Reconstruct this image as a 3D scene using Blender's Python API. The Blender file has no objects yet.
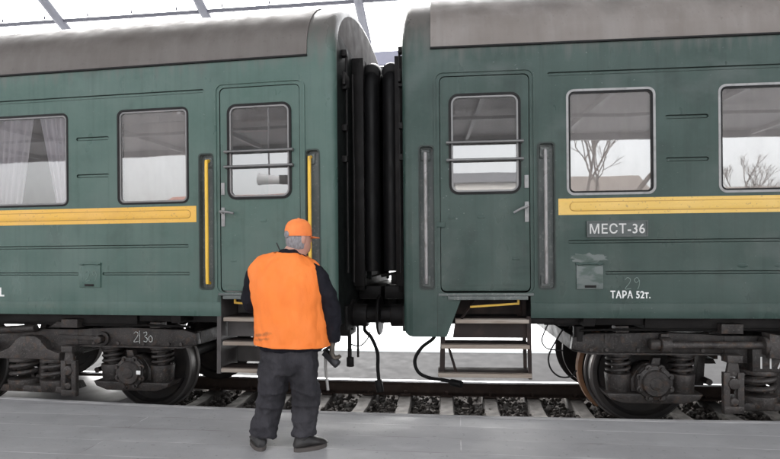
import bpy, bmesh, math, random
from mathutils import Vector, Matrix, noise
R_ = math.radians
random.seed(7)
SC = bpy.context.scene
COL = SC.collection
PI = math.pi

# ------------------------------------------------------------------ materials
def nt(m):
    m.use_nodes = True
    n = m.node_tree
    n.nodes.clear()
    return n
def N(t, typ, **kw):
    n = t.nodes.new(typ)
    for k, v in kw.items():
        if k in n.inputs: n.inputs[k].default_value = v
        else: setattr(n, k, v)
    return n
def rgba(c): return (c[0], c[1], c[2], 1)
def noise_fac(t, coord, scale, stretch=(1, 1, 1), lo=.4, hi=.6, detail=4, off=(0, 0, 0)):
    mp = N(t, 'ShaderNodeMapping'); mp.inputs['Scale'].default_value = stretch; mp.inputs['Location'].default_value = off
    t.links.new(coord, mp.inputs['Vector'])
    nz = N(t, 'ShaderNodeTexNoise', Scale=scale, Detail=detail)
    t.links.new(mp.outputs[0], nz.inputs['Vector'])
    mr = N(t, 'ShaderNodeMapRange'); mr.inputs[1].default_value = lo; mr.inputs[2].default_value = hi
    t.links.new(nz.outputs['Fac'], mr.inputs[0])
    return mr.outputs[0]
def mixc(t, fac, a, b):
    m = N(t, 'ShaderNodeMix', data_type='RGBA')
    for s, v in ((0, fac), (6, a), (7, b)):
        if hasattr(v, 'is_output'): t.links.new(v, m.inputs[s])
        else: m.inputs[s].default_value = v if s == 0 else rgba(v)
    return m.outputs[2]
def mul(t, a, k):
    m = N(t, 'ShaderNodeMath', operation='MULTIPLY')
    t.links.new(a, m.inputs[0])
    if hasattr(k, 'is_output'): t.links.new(k, m.inputs[1])
    else: m.inputs[1].default_value = k
    return m.outputs[0]
def pm(name, base, layers=(), rough=.5, metal=0, bump=(), spec=.5, coat=0):
    """layers: (colour, scale, stretch, lo, hi, strength); bump: (scale, stretch, distance)"""
    m = bpy.data.materials.new(name); t = nt(m)
    out = N(t, 'ShaderNodeOutputMaterial'); b = N(t, 'ShaderNodeBsdfPrincipled')
    t.links.new(b.outputs[0], out.inputs[0])
    co = N(t, 'ShaderNodeTexCoord').outputs['Object']
    c = None
    for i, (col, sc, st, lo, hi, k) in enumerate(layers):
        f = mul(t, noise_fac(t, co, sc, st, lo, hi, off=(i * 3.1, i * 1.7, i * 2.3)), k)
        c = mixc(t, f, c if c else base, col)
    if c: t.links.new(c, b.inputs['Base Color'])
    else: b.inputs['Base Color'].default_value = rgba(base)
    b.inputs['Metallic'].default_value = metal
    b.inputs['Specular IOR Level'].default_value = spec
    b.inputs['Coat Weight'].default_value = coat
    rf = noise_fac(t, co, 7, (1, 1, 1), .3, .7, off=(9, 9, 9))
    mr = N(t, 'ShaderNodeMapRange'); mr.inputs[3].default_value = max(.03, rough - .1); mr.inputs[4].default_value = min(1, rough + .1)
    t.links.new(rf, mr.inputs[0]); t.links.new(mr.outputs[0], b.inputs['Roughness'])
    prev = None
    for (sc, st, d) in bump:
        f = noise_fac(t, co, sc, st, .0, 1.)
        bp = N(t, 'ShaderNodeBump', Strength=1.0, Distance=d)
        t.links.new(f, bp.inputs['Height'])
        if prev: t.links.new(prev, bp.inputs['Normal'])
        prev = bp.outputs[0]
    if prev: t.links.new(prev, b.inputs['Normal'])
    return m

def paint(name, base, faded, grime, chips):
    """old enamel: fading, rain streaks, grime from the roof on the end dome, chips"""
    m = bpy.data.materials.new(name); t = nt(m)
    out = N(t, 'ShaderNodeOutputMaterial'); b = N(t, 'ShaderNodeBsdfPrincipled')
    t.links.new(b.outputs[0], out.inputs[0])
    co = N(t, 'ShaderNodeTexCoord').outputs['Object']
    c = mixc(t, noise_fac(t, co, 1.6, (1, 1, 1.6), .35, .7), base, faded)
    c = mixc(t, mul(t, noise_fac(t, co, 5, (2.2, 1, .12), .45, .75, off=(3, 1, 2)), .35), c, faded)
    c = mixc(t, mul(t, noise_fac(t, co, 7, (3, 1, .1), .5, .75, off=(7, 1, 5)), .35), c, grime)
    c = mixc(t, mul(t, noise_fac(t, co, 22, (1, 1, 1), .5, .75, off=(1, 8, 5)), .35), c, faded)
    hz = tuple(.6 * v + .06 for v in faded)
    c = mixc(t, mul(t, noise_fac(t, co, 2.3, (.8, 1, 1.3), .56, .76, 6, off=(11, 2, 5)), .2 + chips * 25), c, hz)
    c = mixc(t, mul(t, noise_fac(t, co, 3.1, (1, 1, .8), .57, .72, 7, off=(5, 12, 8)), .45), c, grime)
    ch = noise_fac(t, co, 30, (1, 1, 1.6), .69 - chips, .72 - chips, 6, off=(4, 2, 7))
    msk = noise_fac(t, co, 1.3, (1, 1, 1), .5, .56, off=(2, 6, 1))
    c = mixc(t, mul(t, mul(t, ch, msk), .45), c, (.2, .23, .22))
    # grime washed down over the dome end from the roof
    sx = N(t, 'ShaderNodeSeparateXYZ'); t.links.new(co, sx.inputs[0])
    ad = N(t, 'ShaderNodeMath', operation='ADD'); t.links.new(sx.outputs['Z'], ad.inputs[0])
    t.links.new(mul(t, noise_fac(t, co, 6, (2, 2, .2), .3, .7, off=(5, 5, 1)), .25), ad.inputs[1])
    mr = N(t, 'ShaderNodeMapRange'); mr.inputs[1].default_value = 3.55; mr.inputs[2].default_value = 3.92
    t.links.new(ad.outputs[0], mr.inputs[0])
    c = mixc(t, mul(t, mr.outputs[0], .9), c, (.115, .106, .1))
    t.links.new(c, b.inputs['Base Color'])
    b.inputs['Specular IOR Level'].default_value = .3
    mr2 = N(t, 'ShaderNodeMapRange'); mr2.inputs[3].default_value = .22; mr2.inputs[4].default_value = .5
    t.links.new(noise_fac(t, co, 4, (1, 1, .5), .3, .7, off=(8, 3, 3)), mr2.inputs[0]); t.links.new(mr2.outputs[0], b.inputs['Roughness'])
    b1 = N(t, 'ShaderNodeBump', Strength=1, Distance=.012); t.links.new(noise_fac(t, co, 1.5, (1, 1, 1.3), 0, 1, 1), b1.inputs['Height'])
    b2 = N(t, 'ShaderNodeBump', Strength=1, Distance=.0006); t.links.new(noise_fac(t, co, 40, (1, 1, 1), 0, 1), b2.inputs['Height'])
    t.links.new(b1.outputs[0], b2.inputs['Normal']); t.links.new(b2.outputs[0], b.inputs['Normal'])
    return m

def glass_mat(name, tint, ior, dust):
    m = bpy.data.materials.new(name); t = nt(m)
    out = N(t, 'ShaderNodeOutputMaterial')
    tr = N(t, 'ShaderNodeBsdfTransparent'); tr.inputs[0].default_value = rgba(tint)
    gl = N(t, 'ShaderNodeBsdfGlossy'); gl.inputs['Roughness'].default_value = .012
    fr = N(t, 'ShaderNodeFresnel', IOR=ior)
    co = N(t, 'ShaderNodeTexCoord').outputs['Object']
    bp = N(t, 'ShaderNodeBump', Strength=1, Distance=.0004); t.links.new(noise_fac(t, co, 2.2, (1, 1, 1), 0, 1, 1), bp.inputs['Height'])
    t.links.new(bp.outputs[0], gl.inputs['Normal'])
    mx = N(t, 'ShaderNodeMixShader')
    t.links.new(fr.outputs[0], mx.inputs[0]); t.links.new(tr.outputs[0], mx.inputs[1]); t.links.new(gl.outputs[0], mx.inputs[2])
    df = N(t, 'ShaderNodeBsdfDiffuse'); df.inputs[0].default_value = (.45, .43, .42, 1)       # film of dust
    m2 = N(t, 'ShaderNodeMixShader')
    t.links.new(mul(t, noise_fac(t, co, 5, (1, 1, .5), 0, .75), dust), m2.inputs[0])
    t.links.new(mx.outputs[0], m2.inputs[1]); t.links.new(df.outputs[0], m2.inputs[2])
    t.links.new(m2.outputs[0], out.inputs[0])
    return m

M = {}
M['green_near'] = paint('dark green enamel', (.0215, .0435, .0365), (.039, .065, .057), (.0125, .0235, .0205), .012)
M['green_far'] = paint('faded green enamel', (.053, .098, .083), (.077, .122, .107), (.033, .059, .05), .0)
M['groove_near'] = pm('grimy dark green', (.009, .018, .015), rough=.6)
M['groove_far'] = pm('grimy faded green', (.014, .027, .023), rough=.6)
def roof_mat(name, k):
    q = lambda *c: tuple(v * k for v in c)
    m = pm(name, q(.215, .195, .182), [(q(.13, .11, .098), 4, (1.5, 1.5, .15), .4, .75, .45), (q(.26, .25, .24), 7, (3, 3, .12), .5, .8, .35),
               (q(.07, .06, .055), 30, (1, 1, 1), .62, .8, .4), (q(.15, .13, .115), 1.2, (1, 1, 2), .45, .65, .5), (q(.25, .24, .23), 2.1, (2.5, .3, .1), .56, .72, .25)], rough=.62, bump=[(1.3, (1, 1, 1), .012), (50, (1, 1, 1), .0008)])
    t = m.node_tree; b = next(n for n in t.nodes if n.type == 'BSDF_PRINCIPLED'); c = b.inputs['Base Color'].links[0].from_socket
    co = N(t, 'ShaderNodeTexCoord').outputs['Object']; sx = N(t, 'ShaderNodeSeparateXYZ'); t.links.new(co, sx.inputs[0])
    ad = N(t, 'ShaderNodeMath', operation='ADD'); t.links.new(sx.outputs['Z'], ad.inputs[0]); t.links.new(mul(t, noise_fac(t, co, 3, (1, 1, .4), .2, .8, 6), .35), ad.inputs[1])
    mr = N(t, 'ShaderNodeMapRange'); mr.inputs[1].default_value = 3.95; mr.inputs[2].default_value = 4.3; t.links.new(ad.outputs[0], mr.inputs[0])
    t.links.new(mixc(t, mul(t, mr.outputs[0], .75), c, (.042, .034, .03)), b.inputs['Base Color'])     # uneven darker tone towards the crown
    return m
M['roof_near'] = roof_mat('streaked roof paint', .9); M['roof_far'] = roof_mat('darker streaked roof paint', .55)
M['yellow'] = pm('yellow enamel', (.60, .39, .085), [((.66, .45, .14), 3, (1, 1, 1), .4, .7, .6), ((.42, .27, .07), 5, (.6, 1, 1.5), .55, .8, .5), ((.2, .15, .08), 50, (1, 1, 1), .62, .7, .6)], rough=.42)
M['orange_yellow'] = pm('warm yellow enamel', (.66, .38, .055), [((.66, .38, .1), 3, (1, 1, 1), .4, .7, .6), ((.48, .26, .05), 5, (.6, 1, 1.5), .55, .8, .5), ((.2, .14, .07), 50, (1, 1, 1), .62, .7, .5)], rough=.42)
M['rail_yellow'] = pm('chipped yellow rail', (.72, .44, .04), [((.3, .2, .08), 25, (1, 1, .3), .6, .7, .6)], rough=.4)
M['rail_grey'] = pm('worn grey rail', (.22, .215, .215), [((.1, .095, .09), 25, (1, 1, .3), .55, .7, .7)], rough=.35, metal=.35)
M['alu'] = pm('dull aluminium', (.17, .17, .17), [((.12, .12, .12), 9, (1, 1, 1), .5, .7, .5)], rough=.42, metal=.6)
M['alu_pale'] = pm('pale aluminium trim', (.25, .25, .25), [((.13, .13, .13), 14, (1, 1, 1), .5, .7, .5)], rough=.45, metal=.2)
M['rubber'] = pm('black rubber', (.006, .006, .0065), [((.015, .0145, .0145), 5, (1, 1, .2), .45, .75, .6)], rough=.5, bump=[(9, (1, 1, .4), .004)], spec=.2)
M['recess'] = pm('recess paint', (.10, .115, .11), [((.2, .2, .2), 40, (1, 1, 1), .58, .62, .6), ((.03, .04, .04), 8, (1, 1, .3), .45, .7, .6)], rough=.55)
M['iron'] = pm('bogie iron', (0.021, 0.0185, 0.0178), [((0.04, 0.035, 0.033), 4, (1, 1, 1), .42, .66, .8), ((0.009, 0.008, 0.0075), 9, (1, 1, .5), .5, .68, .8), ((0.052, 0.031, 0.02), 17, (1, 1, 1), .56, .7, .7), ((0.085, 0.078, 0.073), 60, (1, 1, 1), .56, .68, .55)], rough=.5, spec=.35, bump=[(18, (1, 1, 1), .006), (70, (1, 1, 1), .0025)])
M['iron_pale'] = pm('dusty iron', (0.036, 0.032, 0.0305), [((0.06, 0.0525, 0.0495), 4, (1, 1, 1), .42, .66, .8), ((0.0135, 0.012, 0.0112), 9, (1, 1, .5), .5, .68, .8), ((0.078, 0.0465, 0.03), 17, (1, 1, 1), .56, .7, .7), ((0.1275, 0.117, 0.1095), 60, (1, 1, 1), .56, .68, .55)], rough=.5, spec=.35, bump=[(18, (1, 1, 1), .006), (70, (1, 1, 1), .0025)])
M['iron_dark'] = pm('oily black iron', (.008, .0073, .0073), [((.017, .015, .0145), 6, (1, 1, 1), .45, .7, .6)], rough=.55, bump=[(25, (1, 1, 1), .003)], spec=.2)
M['rust'] = pm('orange rust', (.17, .085, .042), [((.09, .05, .03), 14, (1, 1, 1), .45, .7, .8)], rough=.85)
M['tyre'] = pm('polished tread', (.09, .085, .083), rough=.4, metal=.6)
M['wheel'] = pm('wheel steel', (.028, .026, .026), [((.046, .04, .036), 6, (1, 1, 1), .45, .7, .7), ((.025, .02, .02), 11, (1, 1, 1), .5, .7, .7)], rough=.5, metal=.2, spec=.2)
M['end_dome'] = pm('sooty end dome', (.085, .076, .073), [((.035, .03, .029), 4, (1, 1, .5), .4, .7, .8)], rough=.7, spec=.2)
M['end_dark'] = pm('sooty coach end', (.006, .0075, .007), [((.012, .014, .0135), 4, (1, 1, .3), .45, .7, .7)], rough=.6, spec=.2)
M['tread_wood'] = pm('worn wooden tread', (.24, .2, .165), [((.4, .37, .33), 4, (.2, 1, 4), .45, .7, .7), ((.15, .11, .08), 9, (.3, 1, 4), .55, .75, .7)], rough=.8)
M['step_iron'] = pm('step iron', (.02, .015, .014), [((.045, .03, .025), 9, (1, 1, 1), .45, .7, .7)], rough=.65, spec=.2)
M['step_grey'] = pm('grey step plate', (.06, .055, .054), [((.03, .026, .025), 6, (1, 1, 1), .45, .7, .7)], rough=.6)
M['white_paint'] = pm('white stencil paint', (.74, .75, .74), [((.35, .37, .36), 40, (1, 1, 1), .55, .7, .6)], rough=.6)
M['letter_grey'] = pm('pale grey letters', (.5, .5, .49), rough=.5)
M['chalk'] = pm('chalk', (.62, .64, .63), [((.2, .22, .21), 60, (1, 1, 1), .45, .6, .8)], rough=.9)
M['chalk_faint'] = pm('faint chalk', (.17, .225, .205), rough=.9)
M['plate'] = pm('place plate', (.05, .062, .06), [((.09, .1, .1), 10, (1, 1, 1), .45, .7, .6)], rough=.45)
M['worn'] = pm('bared filler', (.105, .125, .12), [((.035, .06, .05), 14, (.6, 1, 1.5), .45, .58, .9)], rough=.5)
M['blind'] = pm('grey roller blind', (.72, .69, .685), [((.64, .61, .605), 6, (3, 1, .1), .4, .7, .6)], rough=.9)
M['curtain'] = pm('lavender net curtain', (.9, .88, .92), [((.6, .58, .64), 9, (4, 1, .1), .5, .8, .4)], rough=.9)
def sheer(m):
    t = m.node_tree; b = next(n for n in t.nodes if n.type == 'BSDF_PRINCIPLED'); o = next(n for n in t.nodes if n.type == 'OUTPUT_MATERIAL')
    tl = N(t, 'ShaderNodeBsdfTranslucent'); tl.inputs[0].default_value = (.85, .83, .88, 1); mx = N(t, 'ShaderNodeMixShader'); mx.inputs[0].default_value = .5
    t.links.new(b.outputs[0], mx.inputs[1]); t.links.new(tl.outputs[0], mx.inputs[2]); t.links.new(mx.outputs[0], o.inputs[0])
sheer(M['curtain'])
M['interior'] = pm('corridor lining', (.16, .14, .13), [((.1, .085, .08), 3, (1, 1, 1), .4, .7, .6)], rough=.6)
M['glass'] = glass_mat('dusty window glass', (.92, .91, .9), 3.1, .24)
def inner_face():
    m = bpy.data.materials.new('inner glass face'); t = nt(m); o = N(t, 'ShaderNodeOutputMaterial'); b = N(t, 'ShaderNodeBsdfTransparent'); b.inputs[0].default_value = (.97, .97, .97, 1)
    t.links.new(b.outputs[0], o.inputs[0]); return m
M['glass_inner'] = inner_face()
M['glass_cleaner'] = glass_mat('cleaner window glass', (.97, .96, .97), 2.5, .10)
M['glass_clear'] = glass_mat('door glass', (.8, .79, .78), 3.0, .14)
M['rail_head'] = pm('polished rail head', (.85, .85, .86), rough=.4, metal=.8)
M['rail_rust'] = pm('rusty rail web', (.042, .026, .02), [((.025, .016, .012), 8, (1, 1, 1), .45, .7, .7), ((.075, .046, .033), 20, (1, 1, 1), .55, .75, .6)], rough=.85)
def sleeper_mat():
    m = pm('sleeper concrete', (.135, .124, .112), [((.075, .068, .062), 5, (1, 1, 1), .45, .65, .8), ((.09, .08, .07), 9, (1, 1, 1), .55, .7, .8)], rough=.85, bump=[(60, (1, 1, 1), .002)])
    t = m.node_tree; b = next(n for n in t.nodes if n.type == 'BSDF_PRINCIPLED'); c = b.inputs['Base Color'].links[0].from_socket
    co = N(t, 'ShaderNodeTexCoord').outputs['Object']; sx = N(t, 'ShaderNodeSeparateXYZ'); t.links.new(co, sx.inputs[0])
    ab = N(t, 'ShaderNodeMath', operation='ABSOLUTE'); t.links.new(sx.outputs['Y'], ab.inputs[0])
    ad = N(t, 'ShaderNodeMath', operation='ADD'); t.links.new(ab.outputs[0], ad.inputs[0]); t.links.new(mul(t, noise_fac(t, co, 7, (1, 1, 1), .3, .7), .3), ad.inputs[1])
    mr = N(t, 'ShaderNodeMapRange'); mr.inputs[1].default_value = .22; mr.inputs[2].default_value = .42; t.links.new(ad.outputs[0], mr.inputs[0])
    t.links.new(mixc(t, mul(t, mr.outputs[0], .92), c, (.028, .023, .02)), b.inputs['Base Color'])     # oil and brake dust by the rails
    return m
M['sleeper'] = sleeper_mat()
M['stone'] = pm('oily ballast', (.075, .066, .06), [((.15, .14, .13), 14, (1, 1, 1), .5, .65, .8), ((.03, .026, .024), 9, (1, 1, 1), .5, .65, .8), ((.32, .31, .3), 23, (1, 1, 1), .63, .7, .7)], rough=.9, spec=.2)
M['bed'] = pm('dark oily bed', (.04, .035, .032), [((.08, .07, .065), 12, (1, 1, 1), .45, .7, .7)], rough=.9, spec=.2)
M['concrete'] = pm('grey concrete', (.5, .495, .5), [((.42, .415, .42), 2, (.5, 1, 2), .4, .7, .7), ((.25, .24, .24), 9, (.2, 1, 3), .58, .8, .5)], rough=.8, bump=[(40, (1, 1, 1), .002)])
M['slab'] = pm('oily concrete infill', (.19, .18, .185), [((.1, .095, .095), 3, (1, 1, 1), .45, .7, .7)], rough=.55)
M['snow'] = pm('trodden snow', (.86, .87, .88), [((.75, .75, .75), .6, (1, 1, 1), .55, .75, .5)], rough=.9)
M['earth'] = pm('pale wet ground', (.3, .28, .26), [((.6, .6, .6), .2, (1, 1, 1), .45, .6, .8)], rough=.9)
M['steel_beam'] = pm('lavender grey steel', (.09, .09, .11), [((.07, .07, .09), 5, (1, 1, 1), .4, .7, .5)], rough=.45)
M['steel_dark'] = pm('grey steel', (.16, .16, .17), rough=.5)
M['deck'] = pm('canopy sheeting', (.12, .115, .12), [((.09, .085, .09), 2, (1, 1, 1), .4, .7, .5)], rough=.6)
M['fascia_pale'] = pm('pale lavender fascia', (.2, .2, .25), rough=.6)
M['fascia_grey'] = pm('pale grey fascia', (.15, .148, .15), rough=.6)
# people
M['vest'] = pm('orange vest', (.84, .2, .03), [((.87, .24, .045), 5, (1, 1, .5), .4, .7, .6), ((.6, .12, .015), 7, (1, 1, .4), .55, .8, .4)], rough=.75, bump=[(9, (1.5, 1.5, .5), .012), (140, (1, 1, 1), .0006)])
def stain(m):
    t = m.node_tree; b = next(n for n in t.nodes if n.type == 'BSDF_PRINCIPLED'); c = b.inputs['Base Color'].links[0].from_socket
    co = N(t, 'ShaderNodeTexCoord').outputs['Object']
    for (x, z, sx, sz, rot) in ((-.115, .845, 5.2, 30, .18), (-.10, .815, 7, 42, .15)):
        mp = N(t, 'ShaderNodeMapping', vector_type='TEXTURE'); mp.inputs['Location'].default_value = (x, 0, z); mp.inputs['Rotation'].default_value = (0, -rot, 0); mp.inputs['Scale'].default_value = (1 / sx, 50, 1 / sz)
        t.links.new(co, mp.inputs['Vector'])
        ln = N(t, 'ShaderNodeVectorMath', operation='LENGTH'); t.links.new(mp.outputs[0], ln.inputs[0])
        ad = N(t, 'ShaderNodeMath', operation='ADD'); t.links.new(ln.outputs['Value'], ad.inputs[0]); t.links.new(mul(t, noise_fac(t, co, 26, (1, 1, 1), .2, .8), .9), ad.inputs[1])
        mr = N(t, 'ShaderNodeMapRange'); mr.inputs[1].default_value = 1.0; mr.inputs[2].default_value = .55; t.links.new(ad.outputs[0], mr.inputs[0])
        c = mixc(t, mul(t, mr.outputs[0], .6), c, (.2, .07, .03))
    t.links.new(c, b.inputs['Base Color'])
stain(M['vest'])
M['cap'] = pm('orange cap', (.82, .22, .05), [((.7, .16, .04), 12, (1, 1, 1), .5, .7, .5)], rough=.75, bump=[(30, (1, 1, 1), .002)])
M['navy'] = pm('navy jacket', (.0105, .0105, .0145), [((.017, .017, .022), 7, (1, 1, .5), .4, .7, .7)], rough=.85, bump=[(14, (1.5, 1.5, .8), .014)], spec=.1)
M['trouser'] = pm('charcoal trousers', (.036, .035, .040), [((.06, .058, .065), 6, (1.6, 1.6, .5), .4, .7, .8), ((.024, .0235, .026), 4, (1, 1, 1), .5, .7, .8)], rough=.9, bump=[(11, (1.8, 1.8, .7), .022), (26, (1, 1, 1), .004)], spec=.1)
M['shoe'] = pm('black shoe', (.02, .019, .02), [((.05, .045, .042), 9, (1, 1, 1), .5, .7, .7)], rough=.5)
M['sole'] = pm('dusty sole', (.08, .07, .065), rough=.8)
M['skin'] = pm('skin', (.42, .22, .165), [((.5, .29, .23), 14, (1, 1, 1), .4, .7, .6)], rough=.55)
M['hair'] = pm('grey hair', (.20, .19, .20), [((.3, .29, .3), 90, (1.5, 1.5, .5), .4, .65, .6), ((.11, .1, .1), 70, (1.5, 1.5, .5), .5, .7, .6)], rough=.7, bump=[(90, (2, 2, .3), .004)])
M['glove'] = pm('grubby work glove', (.10, .085, .07), [((.05, .045, .04), 20, (1, 1, 1), .45, .7, .7)], rough=.9)
M['horn_white'] = pm('white horn enamel', (.8, .8, .8), rough=.5)
M['black'] = pm('black plastic', (.014, .014, .016), rough=.45)
M['hammer_steel'] = pm('hammer steel', (.05, .05, .055), rough=.5, metal=.6)
M['haft'] = pm('grey haft', (.3, .29, .28), [((.15, .14, .13), 20, (1, 1, .2), .45, .7, .7)], rough=.7)
M['bark'] = pm('bark', (.07, .055, .045), rough=.9)
M['brick'] = pm('red brick', (.30, .13, .095), rough=.9)
M['wall_pale'] = pm('pale render wall', (.55, .53, .5), rough=.9)
M['roof_grey'] = pm('weathered roofing', (.2, .17, .15), rough=.9)

def paving():
    m = bpy.data.materials.new('platform paving'); t = nt(m)
    out = N(t, 'ShaderNodeOutputMaterial'); b = N(t, 'ShaderNodeBsdfPrincipled'); t.links.new(b.outputs[0], out.inputs[0])
    co = N(t, 'ShaderNodeTexCoord').outputs['Object']
    wob = N(t, 'ShaderNodeTexNoise', Scale=1.1); t.links.new(co, wob.inputs['Vector'])
    vm = N(t, 'ShaderNodeVectorMath', operation='MULTIPLY_ADD'); t.links.new(wob.outputs['Color'], vm.inputs[0]); vm.inputs[1].default_value = (.012, .012, 0); t.links.new(co, vm.inputs[2])
    br = N(t, 'ShaderNodeTexBrick', offset=.37); t.links.new(vm.outputs[0], br.inputs['Vector'])
    br.inputs['Color1'].default_value = (1, 1, 1, 1); br.inputs['Color2'].default_value = (.0, .0, .0, 1); br.inputs['Mortar'].default_value = (.5, .5, .5, 1)
    br.inputs['Scale'].default_value = 1; br.inputs['Mortar Size'].default_value = .006; br.inputs['Mortar Smooth'].default_value = .4
    br.inputs['Brick Width'].default_value = 7.3; br.inputs['Row Height'].default_value = .3
    c = mixc(t, br.outputs['Color'], (.38, .375, .38), (.42, .415, .42))
    c = mixc(t, mul(t, noise_fac(t, co, 1.1, (.6, 1.4, 1), .35, .7), .6), c, (.35, .345, .352))
    c = mixc(t, mul(t, noise_fac(t, co, 9, (.5, 1, 1), .5, .75, off=(4, 1, 1)), .45), c, (.5, .495, .5))
    c = mixc(t, mul(t, noise_fac(t, co, 26, (1, 1, 1), .64, .72, off=(2, 7, 1)), .5), c, (.17, .165, .165))
    jm = mul(t, br.outputs['Fac'], noise_fac(t, co, 1.7, (.5, 2.5, 1), .38, .52, off=(6, 2, 3)))
    c = mixc(t, mul(t, jm, .75), c, (.66, .65, .65))
    jd = mul(t, br.outputs['Fac'], noise_fac(t, co, 2.3, (.7, 2.5, 1), .45, .6, off=(1, 9, 3)))
    c = mixc(t, mul(t, jd, .75), c, (.19, .165, .17))
    t.links.new(c, b.inputs['Base Color'])
    mr = N(t, 'ShaderNodeMapRange'); mr.inputs[3].default_value = .42; mr.inputs[4].default_value = .75
    t.links.new(noise_fac(t, co, 2.2, (1, 1, 1), .35, .65, off=(3, 3, 3)), mr.inputs[0]); t.links.new(mr.outputs[0], b.inputs['Roughness'])
    b1 = N(t, 'ShaderNodeBump', Strength=1, Distance=.0015); b1.invert = True; t.links.new(br.outputs['Fac'], b1.inputs['Height'])
    b2 = N(t, 'ShaderNodeBump', Strength=1, Distance=.001); t.links.new(noise_fac(t, co, 60, (1, 1, 1), 0, 1), b2.inputs['Height']); t.links.new(b1.outputs[0], b2.inputs['Normal'])
    t.links.new(b2.outputs[0], b.inputs['Normal'])
    return m
M['paving'] = paving()

# ------------------------------------------------------------------ mesh helpers
def link(name, bm, mats, parent=None, smooth=35, recalc=True):
    if recalc: bmesh.ops.recalc_face_normals(bm, faces=bm.faces[:])
    me = bpy.data.meshes.new(name); bm.to_mesh(me); bm.free()
    if not isinstance(mats, (list, tuple)): mats = [mats]
    for m in mats: me.materials.append(M[m] if isinstance(m, str) else m)
    if smooth:
        for p in me.polygons: p.use_smooth = True
        me.set_sharp_from_angle(angle=R_(smooth))
    o = bpy.data.objects.new(name, me); COL.objects.link(o)
    if parent: o.parent = parent
    return o
def tag(o, label, cat, group=None, kind=None):
    o['label'] = label; o['category'] = cat
    if group: o['group'] = group
    if kind: o['kind'] = kind
    return o
def thing(name, label, cat, loc=(0, 0, 0), rz=0, group=None):
    o = bpy.data.objects.new(name, None); COL.objects.link(o); o.empty_display_size = .2
    o.location = loc; o.rotation_euler = (0, 0, rz)
    return tag(o, label, cat, group)
def BM(): return bmesh.new()
def box(bm, x0, x1, y0, y1, z0, z1, bev=0, mat=0):
    x0, x1 = min(x0, x1), max(x0, x1); y0, y1 = min(y0, y1), max(y0, y1); z0, z1 = min(z0, z1), max(z0, z1)
    r = bmesh.ops.create_cube(bm, size=1)
    vs = r['verts']
    for v in vs: v.co = Vector((x0 + (v.co.x + .5) * (x1 - x0), y0 + (v.co.y + .5) * (y1 - y0), z0 + (v.co.z + .5) * (z1 - z0)))
    fs = {f for v in vs for f in v.link_faces}
    for f in fs: f.material_index = mat
    if bev:
        es = {e for v in vs for e in v.link_edges}
        bmesh.ops.bevel(bm, geom=list(es), offset=min(bev, .45 * min(x1 - x0, y1 - y0, z1 - z0)), segments=2, affect='EDGES', profile=.5)
def bar(bm, a, b, w, h, mat=0):
    """rectangular bar between two points"""
    a, b = Vector(a), Vector(b); d = (b - a); L = d.length; q = d.to_track_quat('Z', 'Y')
    r = bmesh.ops.create_cube(bm, size=1)
    for v in r['verts']:
        v.co = (a + b) / 2 + q @ Vector((v.co.x * w, v.co.y * h, v.co.z * L))
    for f in {f for v in r['verts'] for f in v.link_faces}: f.material_index = mat
def cyl(bm, a, b, r, n=24, r2=None, mat=0, bev=0):
    a, b = Vector(a), Vector(b); d = b - a
    q = d.to_track_quat('Z', 'Y').to_matrix().to_4x4(); q.translation = (a + b) / 2
    g = bmesh.ops.create_cone(bm, cap_ends=True, segments=n, radius1=r, radius2=r if r2 is None else r2, depth=d.length, matrix=q)
    for f in {f for v in g['verts'] for f in v.link_faces}: f.material_index = mat
    if bev:
        es = {e for v in g['verts'] for e in v.link_edges if len([f for f in e.link_faces if len(f.verts) > 4]) == 1}
        bmesh.ops.bevel(bm, geom=list(es), offset=bev, segments=2, affect='EDGES', profile=.5)
def spline(pts, k=6):
    P = [Vector(p) for p in pts]; P = [P[0] * 2 - P[1]] + P + [P[-1] * 2 - P[-2]]; out = []
    for i in range(1, len(P) - 2):
        for j in range(k):
            t = j / k; a, b, c, d = P[i - 1], P[i], P[i + 1], P[i + 2]
            out.append(.5 * ((2 * b) + (c - a) * t + (2 * a - 5 * b + 4 * c - d) * t * t + (3 * b - a - 3 * c + d) * t ** 3))
    out.append(P[-2]); return out
def tube(bm, pts, r, n=10, mat=0, radii=None, flat=None):
    pts = [Vector(p) for p in pts]; rings = []
    t0 = (pts[1] - pts[0]).normalized(); up = Vector((0, 0, 1)) if abs(t0.z) < .9 else Vector((0, 1, 0))
    nx = t0.cross(up).normalized()
    for i, p in enumerate(pts):
        t = (pts[min(i + 1, len(pts) - 1)] - pts[max(i - 1, 0)]).normalized()
        nx = (nx - t * nx.dot(t)).normalized(); ny = t.cross(nx)
        rr = radii[i] if radii else r
        rings.append([bm.verts.new(p + (nx * math.cos(2 * PI * j / n) + ny * math.sin(2 * PI * j / n) * (flat or 1)) * rr) for j in range(n)])
    for a, b in zip(rings, rings[1:]):
        for j in range(n):
            f = bm.faces.new((a[j], a[(j + 1) % n], b[(j + 1) % n], b[j])); f.material_index = mat
    for rg in (rings[0], rings[-1]):
        f = bm.faces.new(rg); f.material_index = mat
def coil(bm, c, R, r, z0, z1, turns, n=20, S=1):
    pts = []
    for i in range(int(turns * n) + 1):
        a = 2 * PI * i / n
        pts.append((c[0] + R * math.cos(a), c[1] + R * math.sin(a), z0 + (z1 - z0) * i / (turns * n)))
    tube(bm, pts, r, 8)
def rr(u0, u1, z0, z1, r, n=5):
    pts = []
    for cx, cz, a0 in ((u1 - r, z1 - r, 0), (u0 + r, z1 - r, 90), (u0 + r, z0 + r, 180), (u1 - r, z0 + r, 270)):
        for i in range(n + 1):
            a = R_(a0 + 90 * i / n); pts.append((cx + r * math.cos(a), cz + r * math.sin(a)))
    return pts
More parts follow.
